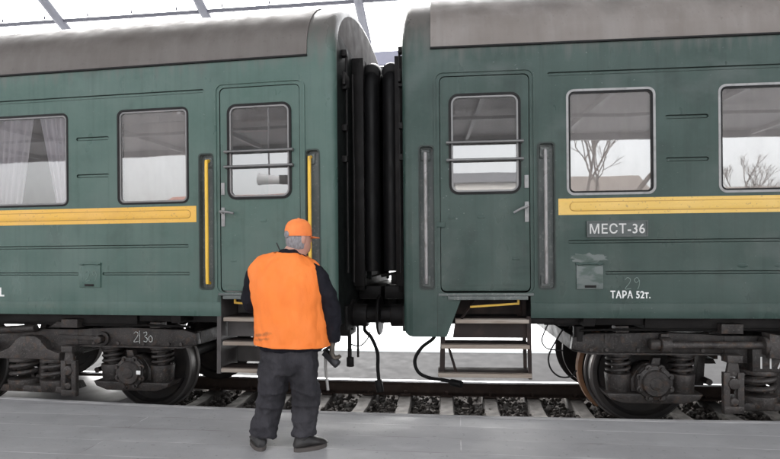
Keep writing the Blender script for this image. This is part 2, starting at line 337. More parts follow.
def prism(bm, pts2, v0, v1, P, mat=0, bev=0, back=None):
    """outline (u,z) pushed through from v0 to v1; P maps (u,v,z)"""
    a = [bm.verts.new(P(u, v0, z)) for u, z in pts2]; b = [bm.verts.new(P(u, v1, z)) for u, z in pts2]
    fs = [bm.faces.new(a), bm.faces.new(b[::-1])]
    for i in range(len(a)):
        j = (i + 1) % len(a); fs.append(bm.faces.new((a[j], a[i], b[i], b[j])))
    for f in fs: f.material_index = mat
    if back is not None:
        for f in fs[1:]: f.material_index = back
    if bev:
        bmesh.ops.bevel(bm, geom=list({e for f in fs[:2] for e in f.edges}), offset=bev, segments=2, affect='EDGES', profile=.5)
def ringframe(bm, po, pi_, v0, v1, P, mat=0):
    """frame between two loops of equal length: front at v0, back at v1"""
    L = [[bm.verts.new(P(u, v, z)) for u, z in pts] for pts, v in ((po, v1), (po, v0), (pi_, v0), (pi_, v1))]
    n = len(po)
    for a, b in zip(L, L[1:]):
        for i in range(n):
            f = bm.faces.new((a[i], a[(i + 1) % n], b[(i + 1) % n], b[i])); f.material_index = mat
def lathe(bm, prof, P0, ax, n=48, mat=None):
    """profile (r, h) round the axis ax from P0"""
    ax = Vector(ax).normalized(); e1 = ax.orthogonal().normalized(); e2 = ax.cross(e1); rings = []
    for r, h in prof:
        rings.append([bm.verts.new(Vector(P0) + ax * h + (e1 * math.cos(2 * PI * j / n) + e2 * math.sin(2 * PI * j / n)) * r) for j in range(n)])
    for k, (a, b) in enumerate(zip(rings, rings[1:])):
        for j in range(n):
            f = bm.faces.new((a[j], a[(j + 1) % n], b[(j + 1) % n], b[j])); f.material_index = mat[k] if mat else 0
    for rg, k in ((rings[0], 0), (rings[-1], -1)):
        f = bm.faces.new(rg); f.material_index = mat[k] if mat else 0
def text_mesh(name, s, size, loc, mats, parent, width=None, bold=0, ext=.0015, rz=0, shear=0):
    cu = bpy.data.curves.new(name, 'FONT'); cu.body = s; cu.size = size; cu.extrude = ext; cu.offset = bold; cu.shear = shear
    cu.space_character = 1.08
    o = bpy.data.objects.new(name, cu); COL.objects.link(o)
    bpy.context.view_layer.update()
    me = bpy.data.meshes.new_from_object(o.evaluated_get(bpy.context.evaluated_depsgraph_get()))
    bpy.data.objects.remove(o); bpy.data.curves.remove(cu)
    me.name = name; me.materials.clear(); me.materials.append(M[mats])
    w = max(v.co.x for v in me.vertices) - min(v.co.x for v in me.vertices)
    k = (width / w) if width else 1
    x0 = min(v.co.x for v in me.vertices)
    for v in me.vertices:
        x, y, z = (v.co.x - x0) * k, v.co.y, v.co.z
        v.co = Vector((loc[0] + x, loc[1] - z, loc[2] + y))       # upright, facing the platform
    o = bpy.data.objects.new(name, me); COL.objects.link(o); o.parent = parent
    return o
def strokes(name, lines, loc, k, r, mat, parent):
    bm = BM()
    for ln in lines:
        tube(bm, spline([(loc[0] + x * k, loc[1], loc[2] + y * k) for x, y in ln], 4), r, 6)
    return link(name, bm, mat, parent)
DIG = {'2': [[(0, .8), (.2, 1), (.45, .85), (.35, .5), (.0, .02), (.5, .05)]],
       '9': [[(.45, .75), (.25, 1), (.03, .8), (.2, .55), (.45, .75), (.42, .3), (.3, 0)]],
       '1': [[(.0, .75), (.2, 1), (.2, .5), (.2, 0)]], '|': [[(.1, 1.1), (.1, .5), (.1, -.15)]],
       '3': [[(0, .9), (.3, 1), (.35, .75), (.12, .55), (.4, .35), (.3, .02), (0, .1)]],
       '7': [[(0, 1), (.25, 1), (.45, .98), (.3, .5), (.15, 0)]], '0': [[(.25, .65), (.05, .45), (.1, .1), (.35, .05), (.42, .4), (.25, .65)]]}
def chalk(name, s, loc, k, r, mat, parent, sp=.62):
    L = []
    for i, ch in enumerate(s):
        for ln in DIG[ch]: L.append([(x + i * sp, y) for x, y in ln])
    return strokes(name, L, loc, k, r, mat, parent)

# ------------------------------------------------------------------ coach
ZB, ZE, HW, LEN, RC = 1.105, 3.535, 1.5, 23.6, .085
AX, BC = 2.28, 3.42      # first axle, bogie centre
def profile(inset=0.):
    """half outline from the sill up over the roof and down the other side: (v, z)"""
    pts = [(0, ZB), (0, 2.3), (0, ZE)]
    n = 22
    for i in range(1, n):
        a = PI * i / n; ca, sa = math.cos(a), math.sin(a)
        pts.append((HW - HW * math.copysign(abs(ca) ** .92, ca), ZE + .80 * abs(sa) ** .92))
    pts += [(2 * HW, ZE), (2 * HW, 2.3), (2 * HW, ZB)]
    out = []
    for i, (v, z) in enumerate(pts):
        k = 1 - inset / HW
        out.append((HW + (v - HW) * k, z if z <= ZE else ZE + (z - ZE) * (1 - inset / .8)))
    return out

def make_coach(kind, loc, rz):
    S = 1 if kind == 'near' else -1
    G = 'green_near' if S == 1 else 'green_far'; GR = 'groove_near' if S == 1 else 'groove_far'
    def P(u, v, z): return Vector((S * u, v, z))
    lab = ('darker green railway coach with grey grab rails and a white-lettered plate' if S == 1 else
           'paler green railway coach with bright yellow grab rails, the one the worker faces')
    c = thing('passenger_coach', lab, 'railway coach', loc, rz, 'coupled green passenger coaches')

    # ---- body with openings on the platform side
    wins = [(1.455, 2.185), (2.725, 3.455) if S == 1 else (2.745, 3.70), (4.1, 4.83), (5.25, 5.98), (6.5, 7.23), (7.8, 8.5)]
    WZ = (2.195, 3.10)
    door = rr(.335, 1.128, 1.33, 3.268, .05)
    rails = [rr(.155, .275, 1.365, 2.645, .028, 3), rr(1.202, 1.335, 1.365, 2.645, .028, 3)]
    def groove(u0, u1, z, h): return rr(u0, u1, z - h / 2, z + h / 2, h * .49, 4)
    hz0, hz1 = (1.361, 1.572) if S == 1 else (1.375, 1.60)
    hu0, hu1 = (1.517, 1.744) if S == 1 else (2.384, 2.615)
    grooves = [groove(1.285, LEN - 2, 3.252, .036), groove(1.45, LEN - 2, 1.775, .032)]
    if S == 1: grooves += [groove(hu1 + .02, LEN - 2, 1.502, .03)]
    else: grooves += [groove(1.44, hu0 - .015, 1.51, .03), groove(hu1 + .015, LEN - 2, 1.51, .03)]
    for (a, b), (a2, b2) in zip(wins, wins[1:]):
        m = (b + a2) / 2
        for z in (2.845, 2.478): grooves.append(groove(m - .178, m + .178, z, .036))
    bm = BM()
    outer = [(RC, .935), (.385, .935), (.525, 1.30), (1.125, 1.30), (1.125, ZB), (LEN - RC, ZB), (LEN - RC, ZE), (RC, ZE)]
    holes = [rr(a, b, *WZ, .055) for a, b in wins] + [door] + rails + grooves
    kinds = ['w'] * len(wins) + ['d'] + ['r'] * 2 + ['g'] * len(grooves)
    edges = []; loops = []
    for lp in [outer] + holes:
        vs = [bm.verts.new(P(u, 0, z)) for u, z in lp]
        edges += [bm.edges.new((vs[i], vs[(i + 1) % len(vs)])) for i in range(len(vs))]; loops.append(vs)
    bmesh.ops.triangle_fill(bm, use_beauty=True, use_dissolve=False, edges=edges)
    for vs, k in zip(loops[1:], kinds):
        dep = {'w': .055, 'd': .05, 'r': .06, 'g': .013}[k]; n = len(vs)
        cen = sum((v.co for v in vs), Vector()) / n
        bk = []
        for v in vs:
            q = v.co.copy(); q.y = dep
            if k == 'g':
                q.z = cen.z + (q.z - cen.z) * .55
            bk.append(bm.verts.new(q))
        mi = {'w': 0, 'd': 1, 'r': 2, 'g': 1}[k]
        for i in range(n):
            f = bm.faces.new((vs[i], vs[(i + 1) % n], bk[(i + 1) % n], bk[i])); f.material_index = mi
        if k in 'rg':
            f = bm.faces.new(bk); f.material_index = 2 if k == 'r' else 0
    # ends, dome and far side
    rows = []
    for i in range(6):
        a = PI / 2 * i / 5; ins = RC * (1 - math.sin(a)); rows.append((RC * (1 - math.cos(a)), ins))
    us = rows + [(.262, 0)]
    def ring(u, ins):
        pr = profile(ins); lo = .935
        r = [bm.verts.new(P(u, v, lo + ins * .95 if (j in (0, len(pr) - 1)) else z)) for j, (v, z) in enumerate(pr)]
        return r
    rings = [ring(u, i) for u, i in us]
    nP = len(rings[0])
    for k in range(len(rings) - 1):
        A, B = rings[k], rings[k + 1]
        for j in range(nP - 1):
            if k == len(rings) - 2 and j < 2: continue
            bm.faces.new((A[j], A[j + 1], B[j + 1], B[j]))
    r0 = rings[0]; k0 = 4
    f = bm.faces.new(r0[:k0 + 1] + r0[nP - 1 - k0:]); f.material_index = 3
    f = bm.faces.new(r0[k0:nP - k0]); f.material_index = 4
    # far side wall + floor + far end
    fe = []
    for lp in [[(.262, .935), (.262, ZE), (LEN, ZE), (LEN, .935)]] + ([rr(2.75, 3.75, *WZ, .055)] if S == -1 else []):
        fw = [bm.verts.new(P(u, 2 * HW, z)) for u, z in lp]; fe += [bm.edges.new((fw[i], fw[(i + 1) % len(fw)])) for i in range(len(fw))]
    bmesh.ops.triangle_fill(bm, use_beauty=True, use_dissolve=False, edges=fe)
    ed = [bm.verts.new(P(LEN, v, z)) for v, z in profile()]; f = bm.faces.new(ed); f.material_index = 3
    st = [bm.verts.new(P(u, v, z)) for u, v, z in ((LEN - RC, 0, ZB), (LEN - RC, 0, ZE), (LEN, 0, ZE), (LEN, 0, ZB))]; bm.faces.new(st)
    fl = [bm.verts.new(P(u, v, 1.302)) for u, v in ((.03, .003), (.03, 2.98), (LEN - .01, 2.98), (LEN - .01, .003))]; f = bm.faces.new(fl); f.material_index = 3
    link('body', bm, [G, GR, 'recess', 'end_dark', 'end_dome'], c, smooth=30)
    # ---- lower sill lip (thin lap seam)
    bm = BM()
    box(bm, S * 1.128, S * (LEN - .1), -.004, .002, ZB + .001, 1.236, .0015)
    link('sill_strip', bm, G, c)
    bm = BM(); box(bm, S * .303, S * .307, -.0015, .002, .945, 1.31); link('skirt_seam', bm, GR, c)
    # ---- roof
    bm = BM(); prr = profile(-.012)[2:-2]
    prr = [(prr[0][0], ZE - .012)] + prr + [(prr[-1][0], ZE - .012)]
    A = [[bm.verts.new(P(u, v - .004 if j == 0 else v, z)) for j, (v, z) in enumerate(prr)] for u in [.262, LEN]]
    for a, b in zip(A, A[1:]):
        for j in range(len(prr) - 1): bm.faces.new((a[j], a[j + 1], b[j + 1], b[j]))
    f = bm.faces.new(A[0]); f = bm.faces.new(A[-1][::-1])
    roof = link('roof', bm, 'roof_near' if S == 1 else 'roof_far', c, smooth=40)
    bm = BM()
    for k in range(2, 3):
        u = .262 + 3.3 * k - .6
        tube(bm, [P(u, v, z + .003) for v, z in prr[1:-1]], .007, 6)
    link('roof_seam', bm, 'roof_near' if S == 1 else 'roof_far', roof)
    bm = BM()
    box(bm, S * .258, S * LEN, -.02, .012, ZE - .020, ZE - .003, .003)
    link('gutter', bm, 'rubber', roof)
    # ---- door surround and door
    bm = BM(); ringframe(bm, rr(.285, 1.175, 1.315, 3.315, .08), rr(.303, 1.158, 1.328, 3.297, .063), -.011, .004, P)
    link('door_surround', bm, G, c)
    do = rr(.341, 1.122, 1.345, 3.262, .046); wi = rr(.428, 1.042, 2.218, 3.098, .075)
    bm = BM(); eds = []; lps = []
    for lp in (do, wi):
        vs = [bm.verts.new(P(u, .008, z)) for u, z in lp]; lps.append(vs)
        eds += [bm.edges.new((vs[i], vs[(i + 1) % len(vs)])) for i in range(len(vs))]
    bmesh.ops.triangle_fill(bm, use_beauty=True, edges=eds)
    for vs in lps:
        bk = [bm.verts.new((v.co.x, .048, v.co.z)) for v in vs]; n = len(vs)
        for i in range(n): bm.faces.new((vs[i], vs[(i + 1) % n], bk[(i + 1) % n], bk[i]))
    box(bm, S * .36, S * 1.105, .003, .009, 1.395, 1.401); box(bm, S * .36, S * 1.105, .001, .009, 1.35, 1.362, .002)
    for u, z in ((.44, 2.0), (.70, 2.005), (1.0, 1.63)): box(bm, S * (u - .03), S * (u + .03), .004, .009, z - .012, z + .012, .002)
    d = link('door', bm, G, c)
    bm = BM(); ringframe(bm, rr(.418, 1.052, 2.208, 3.108, .085), rr(.44, 1.03, 2.23, 3.086, .065), -.004, .03, P); link('window_gasket', bm, 'rubber', d)
    bm = BM(); ringframe(bm, rr(.4405, 1.0295, 2.2305, 3.0855, .065), rr(.456, 1.014, 2.246, 3.07, .05), .001, .03, P); link('window_frame', bm, 'alu', d)
    bm = BM(); prism(bm, rr(.45, 1.02, 2.24, 3.076, .05), .018, .022, P, back=1); link('window_pane', bm, ['glass_clear', 'glass_inner'], d, smooth=0)
    for z in ((2.512, 2.668) if S == 1 else (2.515, 2.657)):
        bm = BM(); cyl(bm, P(.395, -.028, z), P(1.072, -.028, z), .012, 14, bev=.003)
        for u in (.41, 1.057): box(bm, S * (u - .014), S * (u + .014), -.03, .01, z - .014, z + .014, .003)
        link('guard_bar', bm, 'alu', d)
    hu = 1.098
    bm = BM(); box(bm, S * (hu - .018), S * (hu + .018), -.002, .009, 2.255, 2.37, .003); cyl(bm, P(hu, -.004, 2.33), P(hu, .0, 2.33), .008, 12); link('lock_plate', bm, 'alu_pale', d)
    bm = BM(); box(bm, S * (hu - .018), S * (hu + .018), -.003, .009, 1.955, 2.135, .003)
    cyl(bm, P(hu, -.04, 2.09), P(hu, 0, 2.09), .014, 14)
    e = (hu - .12, 2.035) if S == 1 else (hu - .125, 2.075)
    tube(bm, [P(hu + .01, -.042, 2.095), P((hu + e[0]) / 2, -.05, (2.09 + e[1]) / 2 + .006), P(e[0], -.042, e[1])], .016, 12, flat=.7)
    cyl(bm, P(hu, -.006, 1.985), P(hu, .0, 1.985), .007, 10)
    link('handle', bm, 'alu_pale', d)
    bm = BM(); box(bm, S * .315, S * 1.15, -.012, .05, 1.302, 1.326, .004); box(bm, S * .4, S * 1.1, -.02, .0, 1.268, 1.3, .004)
    cyl(bm, P(.75, -.03, 1.284), P(.75, -.018, 1.284), .011, 12); cyl(bm, P(.72, -.03, 1.284), P(.72, -.018, 1.284), .008, 12)
    link('door_sill', bm, 'recess', c)
    if S == 1:
        bm = BM(); box(bm, .285, .38, -.01, .006, 1.915, 1.965, .004); link('door_hinge', bm, G, c)
    # ---- grab rails
    for (u0, u1), uu in (((.155, .275), .208 if S == 1 else .245), ((1.202, 1.335), 1.262)):
        bm = BM(); tube(bm, spline([P(uu, .05, 2.59), P(uu, .012, 2.575), P(uu, -.004, 2.53), P(uu, -.004, 2.0), P(uu, -.004, 1.47), P(uu, .012, 1.43), P(uu, .05, 1.415)], 5), .0165, 14)
        r_ = link('grab_rail', bm, 'rail_grey' if S == 1 else 'rail_yellow', c)
        for z in (2.575, 1.43):
            bm = BM(); box(bm, S * (uu - .04), S * (uu + .04), .042, .058, z - .05, z + .05, .004)
            for du, dz in ((-.028, -.03), (.028, -.03), (-.028, .03), (.028, .03)): cyl(bm, P(uu + du, .034, z + dz), P(uu + du, .045, z + dz), .009, 8)
            link('rail_bracket', bm, 'recess', r_)
        bm = BM(); ringframe(bm, rr(u0 - .012, u1 + .012, 1.353, 2.657, .034, 3), rr(u0 + .001, u1 - .001, 1.366, 2.644, .028, 3), -.003, .004, P)
        link('rail_recess_rim', bm, GR, c)
    # ---- windows
    for i, (a, b) in enumerate(wins):
        z0, z1 = WZ
        bm = BM(); ringframe(bm, rr(a - .012, b + .012, z0 - .012, z1 + .012, .065), rr(a + .008, b - .008, z0 + .008, z1 - .008, .048), -.003, .02, P)
        fr = link('window', bm, 'alu_pale' if S == 1 else 'rubber', c)
        bm = BM(); ringframe(bm, rr(a + .0082, b - .0082, z0 + .0082, z1 - .0082, .048), rr(a + .024, b - .024, z0 + .024, z1 - .024, .036), .004, .03, P)
        link('window_frame', bm, 'rubber' if S == 1 else 'alu', fr)
        bm = BM(); prism(bm, rr(a + .016, b - .016, z0 + .016, z1 - .016, .04), .016, .020, P, back=1); link('window_pane', bm, ['glass_cleaner' if S == -1 and i == 1 else 'glass', 'glass_inner'], fr, smooth=0)
        if S == 1 or i == 1 or i > 2:
            bm = BM(); zb = 2.2 if i != 1 else 2.24
            if S == -1 and i == 1: pass
            else:
                prism(bm, [(a + .002, 2.18), (b - .002, 2.18), (b - .002, 3.11), (a + .002, 3.11)], .062, .066, P)
                link('roller_blind', bm, 'blind', fr, smooth=0)
                bm = None
            if bm: bm.free()
        if S == -1 and i == 0:
            bm = BM(); prism(bm, [(a + .0, 2.99), (b - .0, 2.99), (b - .0, 3.12), (a + .0, 3.12)], .062, .066, P); link('roller_blind', bm, 'blind', fr, smooth=0)
            bm = BM(); prism(bm, [(a - .0, 2.16), (b + .0, 2.16), (b + .0, 3.12), (a, 3.12)], .09, .094, P); link('corridor_panel', bm, 'blind', fr, smooth=0)
            bm = BM(); tube(bm, [P(a + .2, .07, 3.045), P(a + .27, .07, 3.045), P(a + .3, .07, 3.025), P(a + .38, .07, 3.02), P(a + .46, .07, 3.025), P(a + .49, .07, 3.045), P(a + .56, .07, 3.045)], .006, 6); link('blind_pull', bm, 'alu_pale', fr)
        if S == -1 and i == 1:
            for k, (ua, ub, la, lb) in enumerate(((a + .0, a + .36, a + .0, a + .16), (a + .44, b, a + .60, b))):
                bm = BM(); rows_ = []
                for q in range(9):
                    tq = q / 8; z = 3.12 - tq * .95; x0 = ua + (la - ua) * tq; x1 = ub + (lb - ub) * tq
                    rows_.append([bm.verts.new(P(x0 + (x1 - x0) * j / 36, .062 + .022 * math.sin(j * 1.05 + k) + .008 * math.sin(j * .37), z)) for j in range(37)])
                for r0, r1 in zip(rows_, rows_[1:]):
                    for j in range(36): bm.faces.new((r0[j], r0[j + 1], r1[j + 1], r1[j]))
                link('curtain', bm, 'curtain', fr, smooth=80)
    # interior: corridor partition with a rail seen through the glass
    bm = BM(); box(bm, S * (1.3 if S == 1 else 4.3), S * (LEN - 1), .95, .98, 1.31, 3.5)
    if S == -1: box(bm, S * 4.25, S * 4.29, .08, 2.95, 1.31, 3.5)
    box(bm, S * .3, S * 1.2, 1.4, 1.43, 1.31, 3.5)
    link('corridor_partition', bm, 'interior', c)
    # ---- yellow stripe with its pressed rib
    za, zb = (2.012, 2.155) if S == 1 else (2.002, 2.157)
    bm = BM(); box(bm, S * 1.37, S * (LEN - 1.4), -.003, .001, za, zb)
    zc = (za + zb) / 2
    prism(bm, rr(1.47 if S == 1 else 1.43, LEN - 1.5, zc - .036, zc + .036, .035, 6), -.0075, -.002, P, bev=.004)
    link('yellow_stripe', bm, 'yellow' if S == 1 else 'orange_yellow', c)
    bm = BM(); prism(bm, rr(1.464 if S == 1 else 1.424, LEN - 1.49, zc - .042, zc + .042, .04, 6), -.0045, -.0025, P)
    link('stripe_crease', bm, pm('stripe crease ' + kind, (.36, .2, .03), rough=.6), c)
    # ---- hatch
    bm = BM(); box(bm, S * hu0, S * hu1, -.012, .004, hz0, hz1, .004)
    h = link('hatch_cover', bm, 'worn' if S == 1 else G, c)
    bm = BM(); box(bm, S * (hu0 - .005), S * (hu1 + .005), -.02, .003, hz1 + .001, hz1 + .02, .004)
    for u in (hu0 + .03, hu1 - .03): cyl(bm, P(u - .02, -.018, hz1 + .004), P(u + .02, -.018, hz1 + .004), .007, 10)
    link('hatch_hinge', bm, G, h)
    bm = BM(); box(bm, S * (hu0 + .07), S * (hu1 - .06), -.017, -.011, hz0 + .012, hz0 + .034, .002); link('hatch_catch', bm, 'iron_dark', h)
    if S == 1:
        bm = BM(); vv = []
        random.seed(3)
        for k in range(28):
            a = 2 * PI * k / 28; q = 1 + random.uniform(-.3, .25)
            vv.append((1.63 + .155 * math.cos(a) * q, 1.632 + .042 * math.sin(a) * q))
        prism(bm, vv, -.002, .001, P); link('bare_patch', bm, 'worn', c)
        for u in (2.9, 3.2):
            bm = BM(); g = bmesh.ops.create_uvsphere(bm, u_segments=20, v_segments=10, radius=1)
            for v in g['verts']: v.co = Vector((u + v.co.x * .05, .003 + v.co.y * .008, 1.56 + v.co.z * .022))
            link('dent', bm, G, c)
        # place plate and lettering
        bm = BM(); box(bm, 1.607, 2.12, -.016, .002, 1.815, 1.955, .003)
        ringframe(bm, rr(1.607, 2.12, 1.815, 1.955, .005, 2), rr(1.617, 2.11, 1.825, 1.945, .004, 2), -.021, -.015, P)
        pl = link('place_plate', bm, 'plate', c)
        text_mesh('plate_lettering', '\u041c\u0415\u0421\u0422-36', .115, (1.632, -.018, 1.845), 'letter_grey', pl, width=.462, bold=.001)
        text_mesh('stencil_lettering', '\u0422\u0410\u0420\u0410 52\u0442.', .088, (1.806, -.002, 1.281), 'white_paint', c, width=.335, bold=.0018)
        chalk('chalk_mark', '29', (1.93, -.001, 1.36), .1, .0028, 'chalk_faint', c, .75)
    else:
        chalk('chalk_mark', '29', (-2.545, -.014, 1.44), .1, .0028, 'chalk_faint', h, .75)
        text_mesh('stencil_lettering', 'L', .125, (-3.525, -.002, 1.285), 'white_paint', c, width=.05, bold=.003)
    # ---- steps
    bm = BM()
    if S == 1:
        prism(bm, [(.318, .575), (.365, .575), (.372, .94), (.33, .94)], .03, .06, P)
        prism(bm, [(1.103, .56), (1.133, .56), (1.128, 1.12), (1.09, 1.12)], .012, .04, P)
        for v in (.3,): prism(bm, [(.318, .575), (.36, .575), (.372, .94), (.33, .94)], v, v + .03, P); prism(bm, [(1.103, .56), (1.133, .56), (1.128, 1.29), (1.09, 1.29)], v, v + .03, P)
        bar(bm, P(.40, .08, .84), P(.47, .05, .60), .03, .012)
        prism(bm, [(.44, .92), (1.115, .92), (1.115, 1.05), (.46, 1.05)], .06, .075, P)      # riser
        prism(bm, [(.46, 1.10), (1.12, 1.10), (1.12, 1.3), (.53, 1.3)], .36, .375, P)      # riser under the sill
        prism(bm, [(1.06, .9), (1.125, .9), (1.125, 1.3), (1.06, 1.3)], .38, .40, P)
        bar(bm, P(.52, .02, 1.10), P(.66, .2, 1.27), .02, .012)
    else:
        prism(bm, [(1.135, .56), (1.175, .56), (1.165, 1.3), (1.125, 1.3)], .0, .36, P)
        prism(bm, [(.32, .575), (.365, .575), (.372, .94), (.33, .94)], .0, .06, P); prism(bm, [(.32, .575), (.365, .575), (.372, 1.29), (.33, 1.29)], .3, .36, P)
        prism(bm, [(.44, 1.10), (1.12, 1.10), (1.12, 1.3), (.53, 1.3)], .36, .375, P)
        prism(bm, [(.44, .9), (1.12, .9), (1.12, 1.05), (.46, 1.05)], .12, .135, P)
        prism(bm, [(.36, .61), (1.13, .61), (1.13, .76), (.36, .76)], .36, .372, P)
    stp = link('boarding_steps', bm, 'step_iron' if S == 1 else 'step_grey', c)
    for (ua, ub, z, v0) in ((.462, 1.112, 1.072, .01), (.335, 1.115, .846, .0), (.305, 1.13, .592, -.01)):
        bm = BM(); box(bm, S * (ua + .001), S * (ub - .001), v0, v0 + .02, z - .017, z + .019, .004); box(bm, S * ua, S * ub, v0 + .021, v0 + .25, z + .004, z + .024, .002, mat=1)
        box(bm, S * ua, S * ub, v0 + .05, v0 + .06, z - .02, z + .003, 0, mat=1)
        link('tread', bm, ['tread_wood', 'step_iron'], stp)
    bm = BM(); bar(bm, P(.60, .10, 1.195), P(1.03, .10, 1.225), .018, .018); bar(bm, P(1.03, .10, 1.215), P(1.03, .10, 1.285), .018, .018)
    link('step_grab', bm, 'rail_yellow', stp)
    # ---- end: gangway tubes, plates, buffers, coupler, hoses
    bm = BM()
    path = [P(-.175, .86, 1.50), P(-.175, .86, 2.2), P(-.175, .86, 3.0), P(-.175, .86, 3.42), P(-.175, .92, 3.57), P(-.175, 1.08, 3.63), P(-.175, 1.5, 3.64), P(-.175, 1.92, 3.63), P(-.175, 2.08, 3.57), P(-.175, 2.14, 3.42), P(-.175, 2.14, 3.0), P(-.175, 2.14, 1.5)]
    tube(bm, spline(path, 5), .088, 18)
    cyl(bm, P(-.175, .84, 3.60), P(-.175, 1.0, 3.66), .095, 18, bev=.02)
    gt = link('gangway_bellows', bm, 'rubber', c)
    bm = BM()
    for v in (.70, 2.20): box(bm, 0, S * -.12, v, v + .08, 1.35, 3.72, .004)
    box(bm, 0, S * -.12, .781, 2.199, 3.64, 3.72, .004); box(bm, 0, S * -.1, .781, 2.199, 1.3, 1.42, .004)
    box(bm, S * -.02, S * -.26, .86, 2.14, 1.2, 1.34, .01)
    if S == 1: box(bm, -.03, -.19, .86, 1.4, 1.36, 1.475, .01); bar(bm, P(-.3, .95, 1.44), P(-.05, .9, 1.5), .03, .03)
    link('gangway_frame', bm, 'iron_dark', c)
    bm = BM(); prism(bm, [(-.03, 1.4), (-.13, 1.4), (-.13, 3.4), (-.03, 3.4)], 1.0, 1.02, P); prism(bm, [(-.02, 1.3), (-.028, 1.3), (-.028, 3.6), (-.02, 3.6)], .79, 2.19, P); link('gangway_door', bm, 'end_dark', c)
    bm = BM()
    for z in (2.6, 2.9, 3.3, 3.62):
        box(bm, 0, S * -.05, .25, .33, z - .03, z + .03, .006)
    box(bm, S * -.02, S * -.05, .2, .38, 3.3, 3.42, .006); tube(bm, [P(-.04, .3, 1.5), P(-.04, .3, 3.6)], .011, 8)
    tube(bm, [P(-.04, .55, 1.4), P(-.05, .55, 2.4), P(-.04, .55, 3.5)], .014, 8)
    link('end_fittings', bm, 'iron_dark', c)
    for v in (.62, 2.38):
        bm = BM(); cyl(bm, P(0, v, 1.06), P(-.17, v, 1.06), .115, 24, bev=.008); cyl(bm, P(-.1, v, 1.06), P(-.28, v, 1.06), .08, 24)
        lathe(bm, [(.1, 0), (.2, .006), (.205, .016), (.19, .03), (.1, .038)], P(-.274, v, 1.06), P(-1, 0, 0), 32)
        cyl(bm, P(-.0, v, 1.06), P(-.03, v, 1.06), .16, 24, bev=.006)
        link('buffer', bm, 'iron_dark', c)
    bm = BM(); box(bm, 0, S * -.2, 1.38, 1.62, .93, 1.17, .02); box(bm, S * -.16, S * -.33, 1.33, 1.67, .9, 1.2, .03); box(bm, 0, S * -.03, .3, 2.7, .94, 1.18, .005)
    link('coupler', bm, 'iron_dark', c)
    if S == 1:
        bm = BM(); tube(bm, spline([P(.28, .7, .88), P(.25, .75, .80), P(.13, .78, .70), P(.06, .78, .57), P(.1, .76, .45), P(.22, .72, .40), P(.36, .6, .41), P(.47, .5, .405)], 6), .019, 10)
        cyl(bm, P(.43, .53, .405), P(.53, .46, .40), .036, 12, bev=.005); link('brake_hose', bm, 'rubber', c)
        bm = BM(); tube(bm, spline([P(1.50, .45, .95), P(1.44, .45, .85), P(1.36, .43, .7), P(1.37, .42, .58), P(1.45, .42, .50), P(1.56, .42, .5), P(1.62, .45, .55)], 6), .008, 8)
        tube(bm, spline([P(1.40, .5, 1.05), P(1.33, .48, .92), P(1.30, .45, .83), P(1.35, .45, .76), P(1.5, .45, .74)], 6), .007, 8)
        link('brake_cable', bm, 'rubber', c)
        bm = BM(); box(bm, 1.45, 1.62, .4, .7, .98, 1.09, .01); box(bm, 1.35, 1.75, .25, .33, 1.02, 1.10, .008); cyl(bm, (1.62, .36, .99), (1.62, .36, .85), .05, 14); box(bm, 1.13, 1.35, .12, .18, 1.04, 1.09, .006)
        link('underframe_bracket', bm, 'iron_dark', c)
    else:
        bm = BM(); tube(bm, spline([P(-.08, .95, .98), P(-.06, .95, .86), P(-.13, .95, .78), P(-.2, .94, .62), P(-.205, .93, .45), P(-.22, .92, .3), P(-.235, .91, .22)], 6), .02, 10)
        cyl(bm, P(-.21, .92, .33), P(-.236, .91, .2), .04, 12, bev=.006); link('brake_hose', bm, 'rubber', c)
        bm = BM(); tube(bm, [P(.06, .75, 1.0), P(.06, .75, .56)], .022, 10); cyl(bm, P(.055, .75, .60), P(.055, .75, .5), .04, 12, bev=.006); tube(bm, [P(-.03, .75, 1.0), P(-.03, .75, .6)], .012, 8)
        box(bm, S * .02, S * .3, .6, .9, .84, 1.06, .01)
        tube(bm, spline([P(.05, .72, .74), P(-.05, .74, .72), P(-.12, .78, .78), P(-.15, .8, .86)], 6), .007, 8)
        link('drain_pipe', bm, 'iron_dark', c)
    # ---- underframe
    bm = BM()
    for v in (.55, 2.2): box(bm, S * .35, S * (LEN - .5), v, v + .12, .98, 1.2, .006)
    box(bm, S * 1.3, S * (LEN - 1), .34, .39, 1.0, 1.104, .005); box(bm, S * 1.3, S * (LEN - 1), 2.9, 2.95, 1.0, 1.104, .005)
    for k in range(9): box(bm, S * (1.6 + k * 2.4), S * (1.7 + k * 2.4), .1, 2.9, 1.02, 1.2, .005)
    box(bm, S * 2.2, S * 4.6, .3, 2.7, .96, 1.1, .01)
    box(bm, S * 7.2, S * 8.8, .3, 1.2, .5, 1.0, .02); box(bm, S * 10, S * 11.2, .3, 2.0, .45, 1.0, .02); cyl(bm, P(12.4, .8, .75), P(13.6, .8, .75), .22, 24, bev=.02)
    link('underframe', bm, 'iron_dark', c)
    # ---- bogies
    for cen in (BC, LEN - BC):
        bogie(c, P, S, cen, cen == BC)
    return c

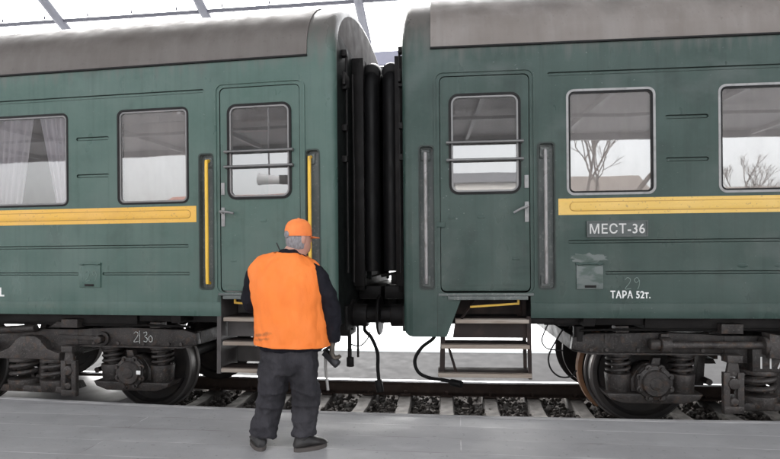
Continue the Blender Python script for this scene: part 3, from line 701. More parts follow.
def bogie(c, P0, S, cen, main):
    dax = cen - BC
    def P(u, v, z): return P0(u + dax, v, z)
    def Q(w):
        """reflect about the bogie centre"""
        return 2 * BC - w
    bm = BM()
    for near in ((0, 1) if main else (0,)):
        pass
    def side(bm, vv):
        v0, v1 = vv
        for mir in (0, 1):
            m = (lambda u: u) if not mir else Q
            prism(bm, [(m(1.545), .775), (m(1.56), .885), (m(1.70), .925), (m(2.3), .935), (m(2.75), .92), (m(2.9), .91), (m(2.9), .75), (m(2.3), .742), (m(1.7), .742)], v0, v1, P, bev=.008)
            prism(bm, [(m(1.545), .768), (m(1.70), .735), (m(2.9), .735), (m(2.9), .75), (m(1.70), .75)], v0 - .03, v1 + .03, P)     # lower flange
        prism(bm, [(2.9, .91), (Q(2.9), .91), (Q(2.9), .71), (Q(3.0), .66), (3.0, .66), (2.9, .71)], v0, v1, P, bev=.008)
    side(bm, (.32, .40)); side(bm, (2.60, 2.68))
    for u in (1.60, Q(1.60)): box(bm, S * (u - .05 + dax), S * (u + .05 + dax), .401, 2.599, .76, .90, .01)
    box(bm, S * (BC - .22 + dax), S * (BC + .22 + dax), .45, 2.55, .60, .84, .02)
    for mir in (0, 1):          # brake gear and blocks between the wheels
        m = (lambda u: u) if not mir else Q
        for v in (.72, 2.2):
            prism(bm, [(m(2.82), .36), (m(2.9), .36), (m(2.92), .66), (m(2.86), .66)], v, v + .09, P, bev=.006)
            bar(bm, P(m(2.88), v + .04, .6), P(m(2.92), v + .04, .9), .05, .02)
        cyl(bm, P(m(2.9), .6, .42), P(m(2.9), 2.4, .42), .03, 12)
        bar(bm, P(m(2.84), .5, .9), P(m(1.72), .5, .8), .06, .03)
    fr = link('bogie', bm, 'iron', c)
    bm = BM(); tube(bm, spline([P(1.62, .31, .955), P(1.9, .30, .965), P(2.5, .30, .965), P(3.4, .30, .97), P(4.4, .30, .965), P(5.2, .3, .955)], 3), .012, 8); link('brake_pipe', bm, 'iron_dark', fr)
    for u in (1.72, 1.86, 2.14, 2.43, 2.71, Q(1.72), Q(2.14), Q(2.71)):
        bm = BM(); cyl(bm, P(u, .305, .775), P(u, .321, .775), .018, 6); link('frame_bolt', bm, 'iron_pale', fr)
    # wheelsets
    for ua in (AX, Q(AX)):
        for v, sg in ((.69, 1), (2.31, -1)):
            bm = BM()
            lathe(bm, [(.05, -.06), (.11, -.06), (.115, -.01), (.17, .015), (.38, .03), (.405, .0), (.41, -.022), (.455, -.022), (.474, -.012), (.476, .08), (.488, .092), (.503, .10), (.505, .112), (.49, .125), (.41, .125), (.39, .09), (.16, .09), (.1, .12)],
                  P(ua, v, .475), (0, sg, 0), 64, [0] * 7 + [1, 1, 0, 1, 1, 0, 0, 0, 0, 0])
            link('wheel', bm, ['wheel', 'tyre'], fr)
        bm = BM(); cyl(bm, P(ua, .3, .475), P(ua, 2.7, .475), .085, 20)
        if S == 1 and ua == AX: lathe(bm, [(.1, 0), (.455, .0), (.46, .03), (.455, .06), (.1, .06)], P(ua, 2.0, .475), (0, 1, 0), 48)
        link('axle', bm, 'iron_dark', fr)
    if S == 1:
        bm = BM(); pts = []
        for k in range(15):
            a = R_(128 + k * 7.2); pts.append((AX + .545 * math.cos(a), .475 + .52 * math.sin(a)))
        for k in range(14, -1, -1):
            a = R_(128 + k * 7.2); pts.append((AX + .502 * math.cos(a), .475 + .48 * math.sin(a)))
        prism(bm, pts, .88, .98, P, bev=.004); link('brake_block', bm, 'rust', fr)
    # axle boxes, balancers and springs, near side in detail, far side too
    for ua, near in ((AX, 1), (Q(AX), 1), (AX, 0), (Q(AX), 0)):
        if not main and not near: continue
        vm = (lambda v: v) if near else (lambda v: 3 - v)
        bm = BM()
        sg = -1 if near else 1
        cyl(bm, P(ua, vm(.30), .478), P(ua, vm(.55), .478), .165, 28, bev=.01)
        lathe(bm, [(.16, 0), (.155, .02), (.125, .03), (.12, .042), (.112, .05), (.06, .05), (.055, .056), (.02, .06)], P(ua, vm(.30), .478), (0, sg, 0), 32)
        for k in range(8):
            a = R_(22.5 + 45 * k); q = P(ua + .145 * math.cos(a), vm(.31), .478 + .145 * math.sin(a)); cyl(bm, q, q + Vector((0, sg * .035, 0)), .034, 10, bev=.004); cyl(bm, q, q + Vector((0, sg * .055, 0)), .016, 6)
        prism(bm, [(ua - .19, .50), (ua - .12, .60), (ua - .05, .645), (ua + .05, .645), (ua + .12, .60), (ua + .19, .50), (ua + .19, .38), (ua - .19, .38)], vm(.36), vm(.52), P, bev=.01)
        prism(bm, [(ua - .03, .6), (ua + .05, .6), (ua + .07, .70), (ua - .0, .70)], vm(.33), vm(.40), P, bev=.006)
        prism(bm, [(ua - .43, .375), (ua + .43, .375), (ua + .40, .325), (ua + .28, .285), (ua - .28, .285), (ua - .40, .325)], vm(.30), vm(.56), P, bev=.012)
        link('axle_box', bm, 'iron', fr)
        for us in (ua - .285, ua + .285):
            bm = BM(); coil(bm, P(us, vm(.43), 0), .098, .0165, .545, .715, 3.2)
            cyl(bm, P(us, vm(.43), .5), P(us, vm(.43), .72), .06, 14)
            cyl(bm, P(us, vm(.43), .705), P(us, vm(.43), .745), .125, 22, bev=.008)
            bx = .02
            cyl(bm, P(us, vm(.43), .36), P(us, vm(.43), .545), .105, 22, r2=.122, bev=.006)
            link('coil_spring', bm, 'iron', fr)
    # swing links, spring plank and bolster springs
    for mir in (0, 1):
        m = (lambda u: u) if not mir else Q
        for near in (1, 0):
            if not near and not main: continue
            vm = (lambda v: v) if near else (lambda v: 3 - v)
            bm = BM()
            for uu in (2.865, 2.985):
                prism(bm, [(m(uu - .028), .25), (m(uu + .028), .25), (m(uu + .028), .60), (m(uu - .028), .60)], vm(.20), vm(.25), P, bev=.008)
            prism(bm, [(m(2.84), .232), (m(3.01), .232), (m(3.01), .30), (m(2.84), .30)], vm(.195), vm(.26), P, bev=.012)
            prism(bm, [(m(2.86), .56), (m(2.99), .56), (m(2.965), .70), (m(2.885), .70)], vm(.21), vm(.25), P, bev=.012)
            prism(bm, [(m(2.86), .69), (m(2.99), .69), (m(2.99), .755), (m(2.86), .755)], vm(.18), vm(.3), P, bev=.008)
            cyl(bm, P(m(2.925), vm(.19), .5), P(m(2.925), vm(.26), .5), .05, 16, bev=.008); cyl(bm, P(m(2.925), vm(.19), .34), P(m(2.925), vm(.26), .34), .035, 16, bev=.006)
            link('swing_link', bm, 'iron_pale', fr)
            bm = BM(); u = 3.225
            coil(bm, P(m(u), vm(.42), 0), .14, .024, .375, .575, 2.6, 24)
            coil(bm, P(m(u), vm(.42), 0), .08, .016, .375, .575, 3.6, 20)
            cyl(bm, P(m(u), vm(.42), .25), P(m(u), vm(.42), .365), .16, 24, r2=.175, bev=.012)
            cyl(bm, P(m(u), vm(.42), .555), P(m(u), vm(.42), .60), .17, 24, bev=.01)
            link('bolster_spring', bm, 'iron_pale', fr)
    for near in (0, 1):
        bm = BM()
        vm = (lambda v: v) if near else (lambda v: 3 - v)
        prism(bm, [(3.02, .24), (Q(3.02), .24), (Q(3.06), .31), (3.06, .31)], vm(.28), vm(.6), P, bev=.01)
        if S == 1:
            prism(bm, [(3.10, .60), (Q(3.10), .60), (Q(3.10), .80), (3.42, .86), (3.10, .80)], vm(.24), vm(.6), P, bev=.012)
        else:
            prism(bm, [(3.05, .60), (Q(3.05), .60), (Q(3.05), .68), (Q(3.2), .70), (Q(3.26), .80), (Q(3.34), .845), (3.34, .845), (3.26, .80), (3.2, .70), (3.05, .68)], vm(.23), vm(.6), P, bev=.015)
        cyl(bm, P(3.42, vm(.45), .26), P(3.42, vm(.45), .75), .05, 12)
        bo = link('bolster', bm, 'iron_pale' if S == -1 else 'iron', fr)
    if main and S == 1:
        text_mesh('painted_number', '117', .155, (3.165, .236, .63), 'letter_grey', bo, width=.20)
    # damper leash (one coach only), bolts and marks
    if S == 1:
        bm = BM(); cyl(bm, P(2.40, .24, .835), P(3.2, .24, .84), .035, 16); cyl(bm, P(2.31, .24, .838), P(2.40, .24, .838), .07, 20, bev=.012); cyl(bm, P(2.22, .25, .838), P(2.31, .25, .838), .05, 20, bev=.01)
        cyl(bm, P(3.18, .24, .838), P(3.22, .24, .838), .08, 22, bev=.012)
        prism(bm, [(3.215, .73), (3.40, .72), (3.36, .86), (3.30, .94), (3.215, .95)], .18, .31, P, bev=.015)
        prism(bm, [(2.33, .77), (2.40, .77), (2.40, .93), (2.33, .93)], .27, .33, P, bev=.008)
        link('damper_rod', bm, 'iron_pale', fr)
        if main: chalk('chalk_mark', '1731', (1.83, .315, .835), .075, .0025, 'iron_pale', fr, .55)
    else:
        bm = BM(); cyl(bm, P(2.6, .32, .82), P(2.6, .22, .82), .045, 6, bev=.006); cyl(bm, P(2.6, .325, .82), P(2.6, .29, .82), .075, 18, bev=.008)
        bar(bm, P(2.63, .30, .825), P(3.1, .30, .835), .02, .035)
        cyl(bm, P(3.34, .25, .93), P(3.8, .25, .90), .04, 14); prism(bm, [(2.9, .935), (3.2, .935), (3.1, 1.0), (2.95, 1.0)], .26, .4, P, bev=.01)
        link('damper_rod', bm, 'iron', fr)
        if main:
            chalk('chalk_mark', '2|30', (-2.25, .315, .79), .105, .0036, 'chalk', fr, .52)
            bm = BM(); box(bm, -2.13, -2.175, .235, .245, .47, .51, .003); link('inspection_tag', bm, 'white_paint', fr)
        else: pass
    for u in (2.0, 2.9, Q(2.9)):
        bm = BM(); box(bm, S * (u - .06 + dax), S * (u + .06 + dax), .3, .42, .936, 1.0, .01)
        if u == 2.9: prism(bm, [(2.83, .94), (3.02, .94), (3.02, 1.03), (2.83, 1.03)], .22, .5, P, bev=.01)
        link('side_bearer', bm, 'iron_pale', fr)

BEND = R_(2.0)
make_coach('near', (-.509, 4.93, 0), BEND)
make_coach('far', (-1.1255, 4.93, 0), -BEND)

# ------------------------------------------------------------------ track
def bend(x): return math.tan(BEND) * (math.sqrt((x + .82) ** 2 + .3) - .3)
AXIS = 6.43
for side, lb in ((-1, 'rusty rail beside the near platform, mostly hidden under the coaches'), (1, 'rusty rail with a bright polished top, the one farther from the worker')):
    bm = BM(); off = side * .797
    prof = [(-.075, -.18), (.075, -.18), (.075, -.168), (.02, -.15), (.009, -.13), (.009, -.05), (.036, -.035), (.036, -.006), (.03, 0), (-.027, 0), (-.037, -.016), (-.036, -.035), (-.009, -.05), (-.009, -.13), (-.02, -.15), (-.075, -.168)]
    xs = [-60, -40, -25, -15, -10] + [-8 + k * .5 for k in range(29)] + [8, 12, 20, 40, 60]
    rings = [[bm.verts.new((x, AXIS + off + bend(x) + a, z)) for a, z in prof] for x in xs]
    for a, b in zip(rings, rings[1:]):
        for j in range(len(prof)):
            f = bm.faces.new((a[j], a[(j + 1) % len(prof)], b[(j + 1) % len(prof)], b[j]))
            if 6 <= j <= 10: f.material_index = 1 if j in (7, 8, 9) else 0
    tag(link('rail', bm, ['rail_rust', 'rail_head'], None, smooth=40), lb, 'rail', 'rails of the track')
random.seed(11)
def make_sleeper():
    bm = BM()
    pr = [(-1.35, -.16), (-1.2, -.172), (-.55, -.176), (-.3, -.21), (.3, -.21), (.55, -.176), (1.2, -.172), (1.35, -.16)]
    rings = [[bm.verts.new(p) for p in ((-.11, y, -.38), (-.088, y, z - .02), (-.072, y, z), (.072, y, z), (.088, y, z - .02), (.11, y, -.38))] for y, z in pr]
    for a, b in zip(rings, rings[1:]):
        for j in range(6): bm.faces.new((a[j], a[(j + 1) % 6], b[(j + 1) % 6], b[j]))
    bm.faces.new(rings[0]); bm.faces.new(rings[-1])
    o = link('sleeper', bm, 'sleeper', None)
    for sd in (-1, 1):
        for s2 in (-1, 1):
            bm = BM(); y = sd * .797 + s2 * .11
            box(bm, -.07, .07, y - .035, y + .035, -.178, -.15, .006); cyl(bm, (0, y, -.16), (0, y, -.11), .014, 8); cyl(bm, (0, y, -.135), (0, y, -.115), .026, 6)
            link('rail_clip', bm, 'rail_rust', o)
    return o
def copy_thing(o):
    c = o.copy(); COL.objects.link(c)
    for ch in o.children:
        d = ch.copy(); COL.objects.link(d); d.parent = c
    return c
sl = make_sleeper(); first = True
KS = list(range(-8, 10))
for k in KS:
    o = sl if first else copy_thing(sl); first = False
    x = -.70 + .536 * k
    o.location = (x, AXIS + bend(x), random.uniform(-.006, .006)); o.rotation_euler = (0, 0, random.uniform(-.02, .02) + math.atan((bend(x + .1) - bend(x - .1)) / .2))
    o['category'] = 'sleeper'; o['group'] = 'concrete sleepers under the coaches'
    o['label'] = 'concrete railway sleeper in dark oily ballast beneath the coaches'
# ballast: uncountable broken stone
random.seed(5); bm = BM()
def stone(bm, p, s):
    g = bmesh.ops.create_icosphere(bm, subdivisions=1, radius=1)
    q = Matrix.Rotation(random.uniform(0, 6.28), 3, Vector((random.uniform(-1, 1), random.uniform(-1, 1), random.uniform(-1, 1))).normalized())
    sc = Vector((random.uniform(.6, 1.2), random.uniform(.6, 1.2), random.uniform(.5, 1))) * s
    for v in g['verts']:
        d = v.co * random.uniform(.75, 1.2); v.co = Vector(p) + q @ Vector((d.x * sc.x, d.y * sc.y, d.z * sc.z))
for k in range(5200):
    x = random.uniform(-4.6, 4.3); y = random.uniform(5.85, 8.0)
    # keep stones off the sleeper tops
    ph = ((x + .70) / .536) % 1.0; dx = min(ph, 1 - ph) * .536
    if dx < .075 and random.random() < .93: continue
    stone(bm, (x, y + bend(x), -.275 + random.uniform(0, .055) + (.03 if abs(y - AXIS) > .95 else 0)), random.choice((random.uniform(.012, .024), random.uniform(.018, .046))))
tag(link('ballast', bm, 'stone', None, smooth=0), 'dark oily crushed stone between the sleepers', 'ballast', kind='stuff')
bm = BM(); vs = [bm.verts.new(p) for p in ((-60, 4.6, -.30), (60, 4.6, -.30), (60, 8.6, -.30), (-60, 8.6, -.30))]; bm.faces.new(vs)
link('trackbed', bm, 'bed')['kind'] = 'structure'
bm = BM(); vs = []
box(bm, -14, -3.95, 5.78, 7.05, -.29, -.012, .01)
o = link('track_crossing', bm, 'slab'); o['kind'] = 'structure'; o.location = (0, .12, 0)

# ------------------------------------------------------------------ platforms and ground
def pedge(x):
    d = x + .35
    return 4.785 + (.0105 * d * d if abs(d) < 4.5 else .0105 * 4.5 * 4.5 + .0945 * (abs(d) - 4.5)) * (1 if abs(d) < 12 else 1)
def pe(x):
    return min(pedge(x), 4.93 - .05 + .5)
bm = BM(); ZP = .28
xs = [-40, -25, -15, -10, -7] + [-6 + .4 * k for k in range(31)] + [7.5, 10, 15, 25, 40]
ys = [0, -.32, -1.2, -2.5, -5, -9, -13.2]
g = [[bm.verts.new((x, (pe(x) + dy) if i < 3 else (4.8 + dy), ZP)) for i, dy in enumerate(ys)] for x in xs]
for a, b in zip(g, g[1:]):
    for j in range(len(ys) - 1): bm.faces.new((a[j], a[j + 1], b[j + 1], b[j]))
lip = [[bm.verts.new((x, pe(x) + d, z)) for d, z in ((.0, ZP), (.006, ZP - .006), (.006, -.33))] for x in xs]
for a, b in zip(lip, lip[1:]):
    for j in range(2): f = bm.faces.new((a[j], a[j + 1], b[j + 1], b[j])); f.material_index = 1
bmesh.ops.remove_doubles(bm, verts=bm.verts[:], dist=.0005)
link('platform', bm, ['paving', 'concrete'], None, smooth=20)['kind'] = 'structure'
bm = BM()       # worn pale nosing along the edge
A = [[bm.verts.new((x, pe(x) + d, ZP + z)) for d, z in ((-.05, .001), (-.048, .004), (.004, .004), (.007, -.02))] for x in xs]
for a, b in zip(A, A[1:]):
    for j in range(3): bm.faces.new((a[j], a[j + 1], b[j + 1], b[j]))
link('platform_edging', bm, pm('pale edge concrete', (.44, .43, .43), [((.27, .265, .27), 2.5, (1, 1, 1), .42, .6, .9)], rough=.8), None)['kind'] = 'structure'
# far platform: a low concrete face and a pale trodden top
bm = BM()
xs2 = [-60, -30, -15] + [-10 + k for k in range(21)] + [15, 30, 60]
A = [[bm.verts.new((x, 7.75 + bend(x) + d, z)) for d, z in ((0, -.31), (0, -.20), (.02, -.185), (1.42, .02), (1.46, .05), (30, .06))] for x in xs2]
for a, b in zip(A, A[1:]):
    for j in range(5):
        f = bm.faces.new((a[j], a[j + 1], b[j + 1], b[j])); f.material_index = 0 if j < 3 else 1
link('path', bm, [pm('grey paved strip', (.062, .061, .062), [((.052, .051, .052), 2, (.3, 1.5, 1), .4, .7, .7), ((.042, .041, .042), 9, (.2, 3, 1), .58, .8, .4)], rough=.9, spec=.2), 'snow'], None, smooth=20)['kind'] = 'structure'
bm = BM(); vs = [bm.verts.new(p) for p in ((-400, -400, -.34), (400, -400, -.34), (400, 400, -.34), (-400, 400, -.34))]; bm.faces.new(vs)
link('ground', bm, 'snow')['kind'] = 'structure'

# ------------------------------------------------------------------ canopy
can = thing('station_canopy', 'lavender grey steel canopy frame against the white sky above the coaches', 'canopy', (0, 0, 0))
bm = BM(); box(bm, -40, 40, -9.95, -4.4, 5.85, 5.92); link('roof_deck', bm, 'deck', can)
bm = BM(); box(bm, -40, 40, 1.2, 6.9, 7.52, 7.58); link('roof_deck', bm, 'deck', can)  # unseen deck; its span and the open strip before it shaped for the light
bm = BM(); tube(bm, [(-40, 11, 6.80), (40, 11, 6.80)], .045, 14)
for k in range(40): cyl(bm, (-20.2 + k * 1.02, 11, 6.86), (-20.2 + k * 1.02, 11, 6.93), .02, 8)
link('purlin', bm, 'steel_beam', can)
bm = BM(); tube(bm, [(-40, 8.6, 7.75), (40, 8.6, 7.75)], .06, 14); link('purlin', bm, 'steel_beam', can)
for k in range(-7, 8):
    x = -2.0 + 3.3 * k
    bm = BM(); tube(bm, spline([(x, 13.4, 5.6), (x, 12.4, 6.18), (x, 11, 6.78), (x, 10.3, 7.12), (x, 8.6, 7.68), (x, 5.5, 7.9), (x, 2.0, 7.6), (x, -4.4, 6.2), (x, -9.9, 6.05)], 5), .1, 12); link('rafter', bm, 'steel_beam', can)
bm = BM()
for k in range(-12, 13): box(bm, k * 3.3 - 2 - .06, k * 3.3 - 2 + .06, -9.9, -4.45, 5.70, 5.849)
box(bm, -40, 40, -6.54, -6.46, 5.6, 5.699)
box(bm, -40, 40, -10.1, -9.951, 5.62, 5.95)
link('under_beams', bm, 'steel_dark', can)
bm = BM(); box(bm, -40, 40, 14, 14.15, 6.53, 6.86); box(bm, -40, 40, 14.16, 14.2, 5.6, 6.529, mat=1)
link('fascia', bm, ['fascia_pale', 'fascia_grey'], can)

# ------------------------------------------------------------------ behind the camera: what the windows mirror
def bare_tree(x, y, h, seed):
    random.seed(seed); t = thing('bare_tree', 'bare winter tree beyond the station canopy mirrored in the coach windows', 'tree', (x, y, -.34), 0, 'bare trees across the yard')
    bm = BM()
    def br(p, d, L, r, lv):
        q = p + d * L; mid = (p + q) / 2 + Vector((random.uniform(-1, 1), random.uniform(-1, 1), 0)) * L * .06
        tube(bm, [p, mid, q], r, 6 if lv < 2 else 3, radii=[r, r * .85, r * .68])
        if lv >= 6: return
        for k in range(2 if lv < 1 else 3):
            nd = (d + Vector((random.uniform(-1, 1), random.uniform(-1, 1), random.uniform(-.15, .7))) * .75).normalized()
            br(q if k else p + d * L * .75, nd, L * random.uniform(.6, .8), r * .62, lv + 1)
    br(Vector((0, 0, 0)), Vector((.05, 0, 1)), h * .36, h * .019, 0)
    link('branches', bm, 'bark', t); return t
for i, (x, y, h) in enumerate(((13.5, -28, 15), (12.2, -33, 13), (36, -52, 13), (46, -60, 15))): bare_tree(x, y, h, 20 + i)
def house(x0, x1, y, z, zr, wm, rm, lab):
    t = thing('low_building', lab, 'building', ((x0 + x1) / 2, y, -.34))
    w = (x1 - x0) / 2
    bm = BM(); box(bm, -w, w, -4, 4, 0, z); link('wall', bm, wm, t)
    bm = BM(); prism(bm, [(-4.4, z), (4.4, z), (0, zr)], -w - .3, w + .3, lambda a, b, c_: Vector((b, a, c_))); link('roof', bm, rm, t)
    bm = BM()
    for k in range(int(w)): box(bm, -w + 1 + 2 * k, -w + 1.9 + 2 * k, 3.95, 4.03, 1, z - .8)
    link('window', bm, 'steel_dark', t)
house(10, 21, -46, 6.8, 9.4, 'wall_pale', 'roof_grey', 'pale building with a weathered roof across the yard')
house(25, 46, -50, 6.0, 8.6, 'wall_pale', 'roof_grey', 'long pale building farthest across the yard')
house(1.8, 5.9, -28, 6.2, 7.4, 'wall_pale', 'steel_dark', 'narrow pale building nearest across the yard')
house(-25, -13, -30, 4.6, 6.6, 'brick', 'brick', 'red brick building across the yard behind the platform')
sp = thing('loudspeaker', 'grey horn loudspeaker hung from the canopy and mirrored in the door window', 'loudspeaker', (-5.15, -3.0, 3.50))
bm = BM(); lathe(bm, [(.07, 0), (.1, .02), (.11, .3), (.13, .55), (.15, .62), (.14, .62), (.11, .5), (.08, .26)], (.26, 0, 0), (-1, 0, .06), 28); link('horn', bm, 'horn_white', sp)
bm = BM(); box(bm, .2, .4, -.1, .1, -.1, .12, .01); link('driver', bm, 'black', sp)
bm = BM(); cyl(bm, (-.1, 0, .1), (-.1, 0, 2.9), .02, 10); link('hanger', bm, 'steel_dark', sp)

# ------------------------------------------------------------------ the worker
PX, PY, PZ = -1.28, 3.86, .28
man = thing('person', 'worker in orange vest and orange cap standing with his back turned on the platform', 'person', (PX, PY, PZ))
def L3(p): return Vector((p[0] - PX, p[1] - PY, p[2] - PZ))
def loft(bm, rings, caps=True, mat=0):
    R = [[bm.verts.new(p) for p in r] for r in rings]; n = len(R[0])
    for a, b in zip(R, R[1:]):
        for j in range(n): f = bm.faces.new((a[j], a[(j + 1) % n], b[(j + 1) % n], b[j])); f.material_index = mat
    if caps: bm.faces.new(R[0][::-1]); bm.faces.new(R[-1])
def ell(c, rx, ry, n=28, yaw=0, p=2.0, tilt=0, tiltx=0):
    out = []
    for j in range(n):
        a = 2 * PI * j / n; ca, sa = math.cos(a), math.sin(a)
        x = math.copysign(abs(ca) ** (2 / p), ca) * rx; y = math.copysign(abs(sa) ** (2 / p), sa) * ry
        X = x * math.cos(yaw) - y * math.sin(yaw); Y = x * math.sin(yaw) + y * math.cos(yaw)
        out.append(L3(c) + Vector((X, Y, tilt * X + tiltx * Y)))
    return out
def cloud(name, sc):
    t = bpy.data.textures.new(name, 'CLOUDS'); t.noise_scale = sc; t.noise_depth = 1; return t
def organic(o, vox, smooth, disp=()):
    m = o.modifiers.new('remesh', 'REMESH'); m.mode = 'VOXEL'; m.voxel_size = vox; m.use_smooth_shade = True
    s = o.modifiers.new('smooth', 'SMOOTH'); s.iterations = smooth; s.factor = .5
    for sc, k in disp:
        d = o.modifiers.new('folds', 'DISPLACE'); d.texture = cloud(o.name + '_folds', sc); d.strength = k; d.mid_level = .5; d.texture_coords = 'LOCAL'

def limb(bm, pts, rad, n=16):
    pts = [L3(p) for p in pts]; P2 = spline(pts, 6)
    k = len(P2) - 1; R2 = []
    for i in range(k + 1):
        t = i / k * (len(rad) - 1); j = min(int(t), len(rad) - 2); f = t - j; R2.append(rad[j] * (1 - f) + rad[j + 1] * f)
    tube(bm, P2, 0, n, radii=R2)
# skeleton points (metres, world)
shL, elL, wrL = (-1.455, 3.87, 1.575), (-1.545, 3.93, 1.325), (-1.43, 4.14, 1.36)
shR, elR, wrR = (-1.03, 3.86, 1.535), (-.925, 3.875, 1.275), (-.925, 3.92, 1.045)
HC = Vector((-1.165, 3.895, 1.81)); FY = R_(-42)      # head centre, facing right and away
def H(x, y, z):     # head-local: y forward
    return Vector((HC.x - PX + x * math.cos(FY) - y * math.sin(FY), HC.y - PY + x * math.sin(FY) + y * math.cos(FY), HC.z - PZ + z))
# body: one continuous skin surface from the head to the ankles
bm = BM()
def hring(z, rx, yb, yf, n=24):
    out = []
    for j in range(n):
        a = 2 * PI * j / n; s = math.sin(a); y = (yf if s > 0 else yb) * s
        out.append(H(rx * math.cos(a), y, z))
    return out
loft(bm, [hring(-.17, .05, .05, .045), hring(-.12, .054, .06, .055), hring(-.10, .058, .07, .088), hring(-.07, .064, .085, .094), hring(-.03, .07, .093, .092), hring(.01, .074, .098, .09), hring(.05, .074, .098, .09), hring(.085, .066, .088, .08), hring(.112, .045, .06, .052), hring(.124, .015, .02, .018)])
limb(bm, [(HC.x - .01, HC.y - .02, 1.76), (-1.225, 3.865, 1.68), (-1.235, 3.86, 1.60)], [.056, .058, .075])
loft(bm, [ell((-1.235, 3.86, 1.63), .10, .08), ell((-1.24, 3.86, 1.56), .18, .10), ell((-1.235, 3.86, 1.4), .17, .11), ell((-1.23, 3.86, 1.2), .155, .105), ell((-1.225, 3.86, 1.0), .165, .11), ell((-1.23, 3.86, .9), .15, .1)])
limb(bm, [shL, elL, wrL], [.05, .042, .03]); limb(bm, [shR, elR, wrR], [.05, .042, .03])
limb(bm, [(-1.33, 3.86, .95), (-1.385, 3.885, .63), (-1.43, 3.85, .45)], [.08, .055, .04]); limb(bm, [(-1.13, 3.86, .95), (-1.12, 3.885, .63), (-1.125, 3.85, .45)], [.08, .055, .04])
# nose, ears, brow
loft(bm, [[H(dx, dy, dz) for dx, dy, dz in r] for r in ([(-.008, .082, .018), (.008, .082, .018), (.008, .09, .016), (-.008, .09, .016)], [(-.013, .08, -.01), (.013, .08, -.01), (.009, .106, -.012), (-.009, .106, -.012)], [(-.016, .08, -.03), (.016, .08, -.03), (.012, .112, -.026), (-.012, .112, -.026)], [(-.01, .08, -.038), (.01, .08, -.038), (.006, .1, -.036), (-.006, .1, -.036)])])
for sx in (-1, 1):
    g = bmesh.ops.create_uvsphere(bm, u_segments=14, v_segments=8, radius=1)
    for v in g['verts']: v.co = H(sx * (.074 + .012 * v.co.x), -.006 + v.co.y * .02 + .0, -.012 + v.co.z * .033)
    g = bmesh.ops.create_uvsphere(bm, u_segments=12, v_segments=8, radius=1)
    for v in g['verts']: v.co = H(sx * .032 + v.co.x * .014, .083 + v.co.y * .01, .012 + v.co.z * .009)
for z, w in ((-.062, .022), (-.073, .02)):
    g = bmesh.ops.create_uvsphere(bm, u_segments=12, v_segments=8, radius=1)
    for v in g['verts']: v.co = H(v.co.x * w, .091 + v.co.y * .009, z + v.co.z * .006)
body = link('body', bm, 'skin', man, smooth=180); organic(body, .007, 3)
# hands: palm, four unequal bent fingers and a thumb
def hand(name, W, d, side, up, curl, mat, sc=1.0):
    """W wrist, d towards the fingers, side towards the thumb, palm normal = d x side"""
    W = L3(W); d = Vector(d).normalized(); s = Vector(side).normalized(); s = (s - d * s.dot(d)).normalized(); nrm = d.cross(s) * up
    bm = BM()
    rings = []
    for t, w, h in ((-.01, .026, .02), (.02, .034, .019), (.055, .043, .017), (.085, .044, .015)):
        rings.append([W + d * t * sc + s * math.cos(2 * PI * j / 14) * w * sc + nrm * math.sin(2 * PI * j / 14) * h * sc for j in range(14)])
    loft(bm, rings)
    for k, (off, L) in enumerate(((.033, .072), (.011, .08), (-.011, .075), (-.032, .058))):
        p = W + d * .082 * sc + s * off * sc; dd = d.copy(); pts = [p - d * .012]; ax = s
        for seg in (.42, .32, .26):
            dd = (Matrix.Rotation(curl * (1 if up > 0 else -1), 3, ax) @ dd).normalized()
            p = p + dd * L * seg * sc; pts.append(p)
        tube(bm, spline(pts, 4), 0, 8, radii=[.0105 * sc * (1 - .25 * i / (4 * 3)) for i in range(13)])
    p = W + d * .03 * sc + s * .028 * sc
    pts = [p, p + (d * .5 + s * .8).normalized() * .03 * sc, p + (d * .75 + s * .75 + nrm * .6).normalized() * .058 * sc, p + (d * .95 + s * .45 + nrm * 1.0).normalized() * .078 * sc]
    tube(bm, spline(pts, 4), 0, 8, radii=[.0125 * sc * (1 - .3 * i / 12) for i in range(13)])
    o = link(name, bm, mat, man, smooth=180); organic(o, .0045, 2); return o
hand('hand', (wrR[0], wrR[1], wrR[2] + .008), (-.12, .05, -1), (-.25, 1, 0), -1, .75, 'glove', 1.12)
hand('hand', wrL, (.75, .5, .35), (0, -.2, 1), 1, .6, 'skin', 1.05)
# trousers
bm = BM()
loft(bm, [ell((-1.215, 3.86, 1.06), .20, .14), ell((-1.22, 3.855, .98), .205, .15), ell((-1.225, 3.855, .90), .202, .145), ell((-1.23, 3.86, .83), .19, .125)])
limb(bm, [(-1.325, 3.86, .96), (-1.355, 3.86, .78), (-1.385, 3.875, .62), (-1.415, 3.86, .48), (-1.43, 3.845, .375)], [.118, .114, .101, .098, .094])
limb(bm, [(-1.125, 3.86, .96), (-1.118, 3.86, .78), (-1.118, 3.88, .62), (-1.125, 3.86, .50), (-1.128, 3.85, .385)], [.113, .110, .098, .093, .086])
# bunched cloth above the shoes and at the knees
for c0, r0 in (((-1.43, 3.845, .40), .103), ((-1.42, 3.85, .46), .106), ((-1.128, 3.85, .42), .094), ((-1.127, 3.855, .48), .099), ((-1.385, 3.87, .60), .117), ((-1.118, 3.87, .61), .112), ((-1.365, 3.86, .70), .121), ((-1.118, 3.86, .71), .116)):
    q = [ell((c0[0], c0[1], c0[2] + dz), r0 * k * .94, r0 * k * .94, 18, tilt=random.uniform(-.25, .25)) for dz, k in ((-.022, .85), (0, 1.02), (.022, .85))]
    loft(bm, q)
tr = link('trousers', bm, 'trouser', man, smooth=180); organic(tr, .011, 3, [(.11, .045), (.045, .018)])
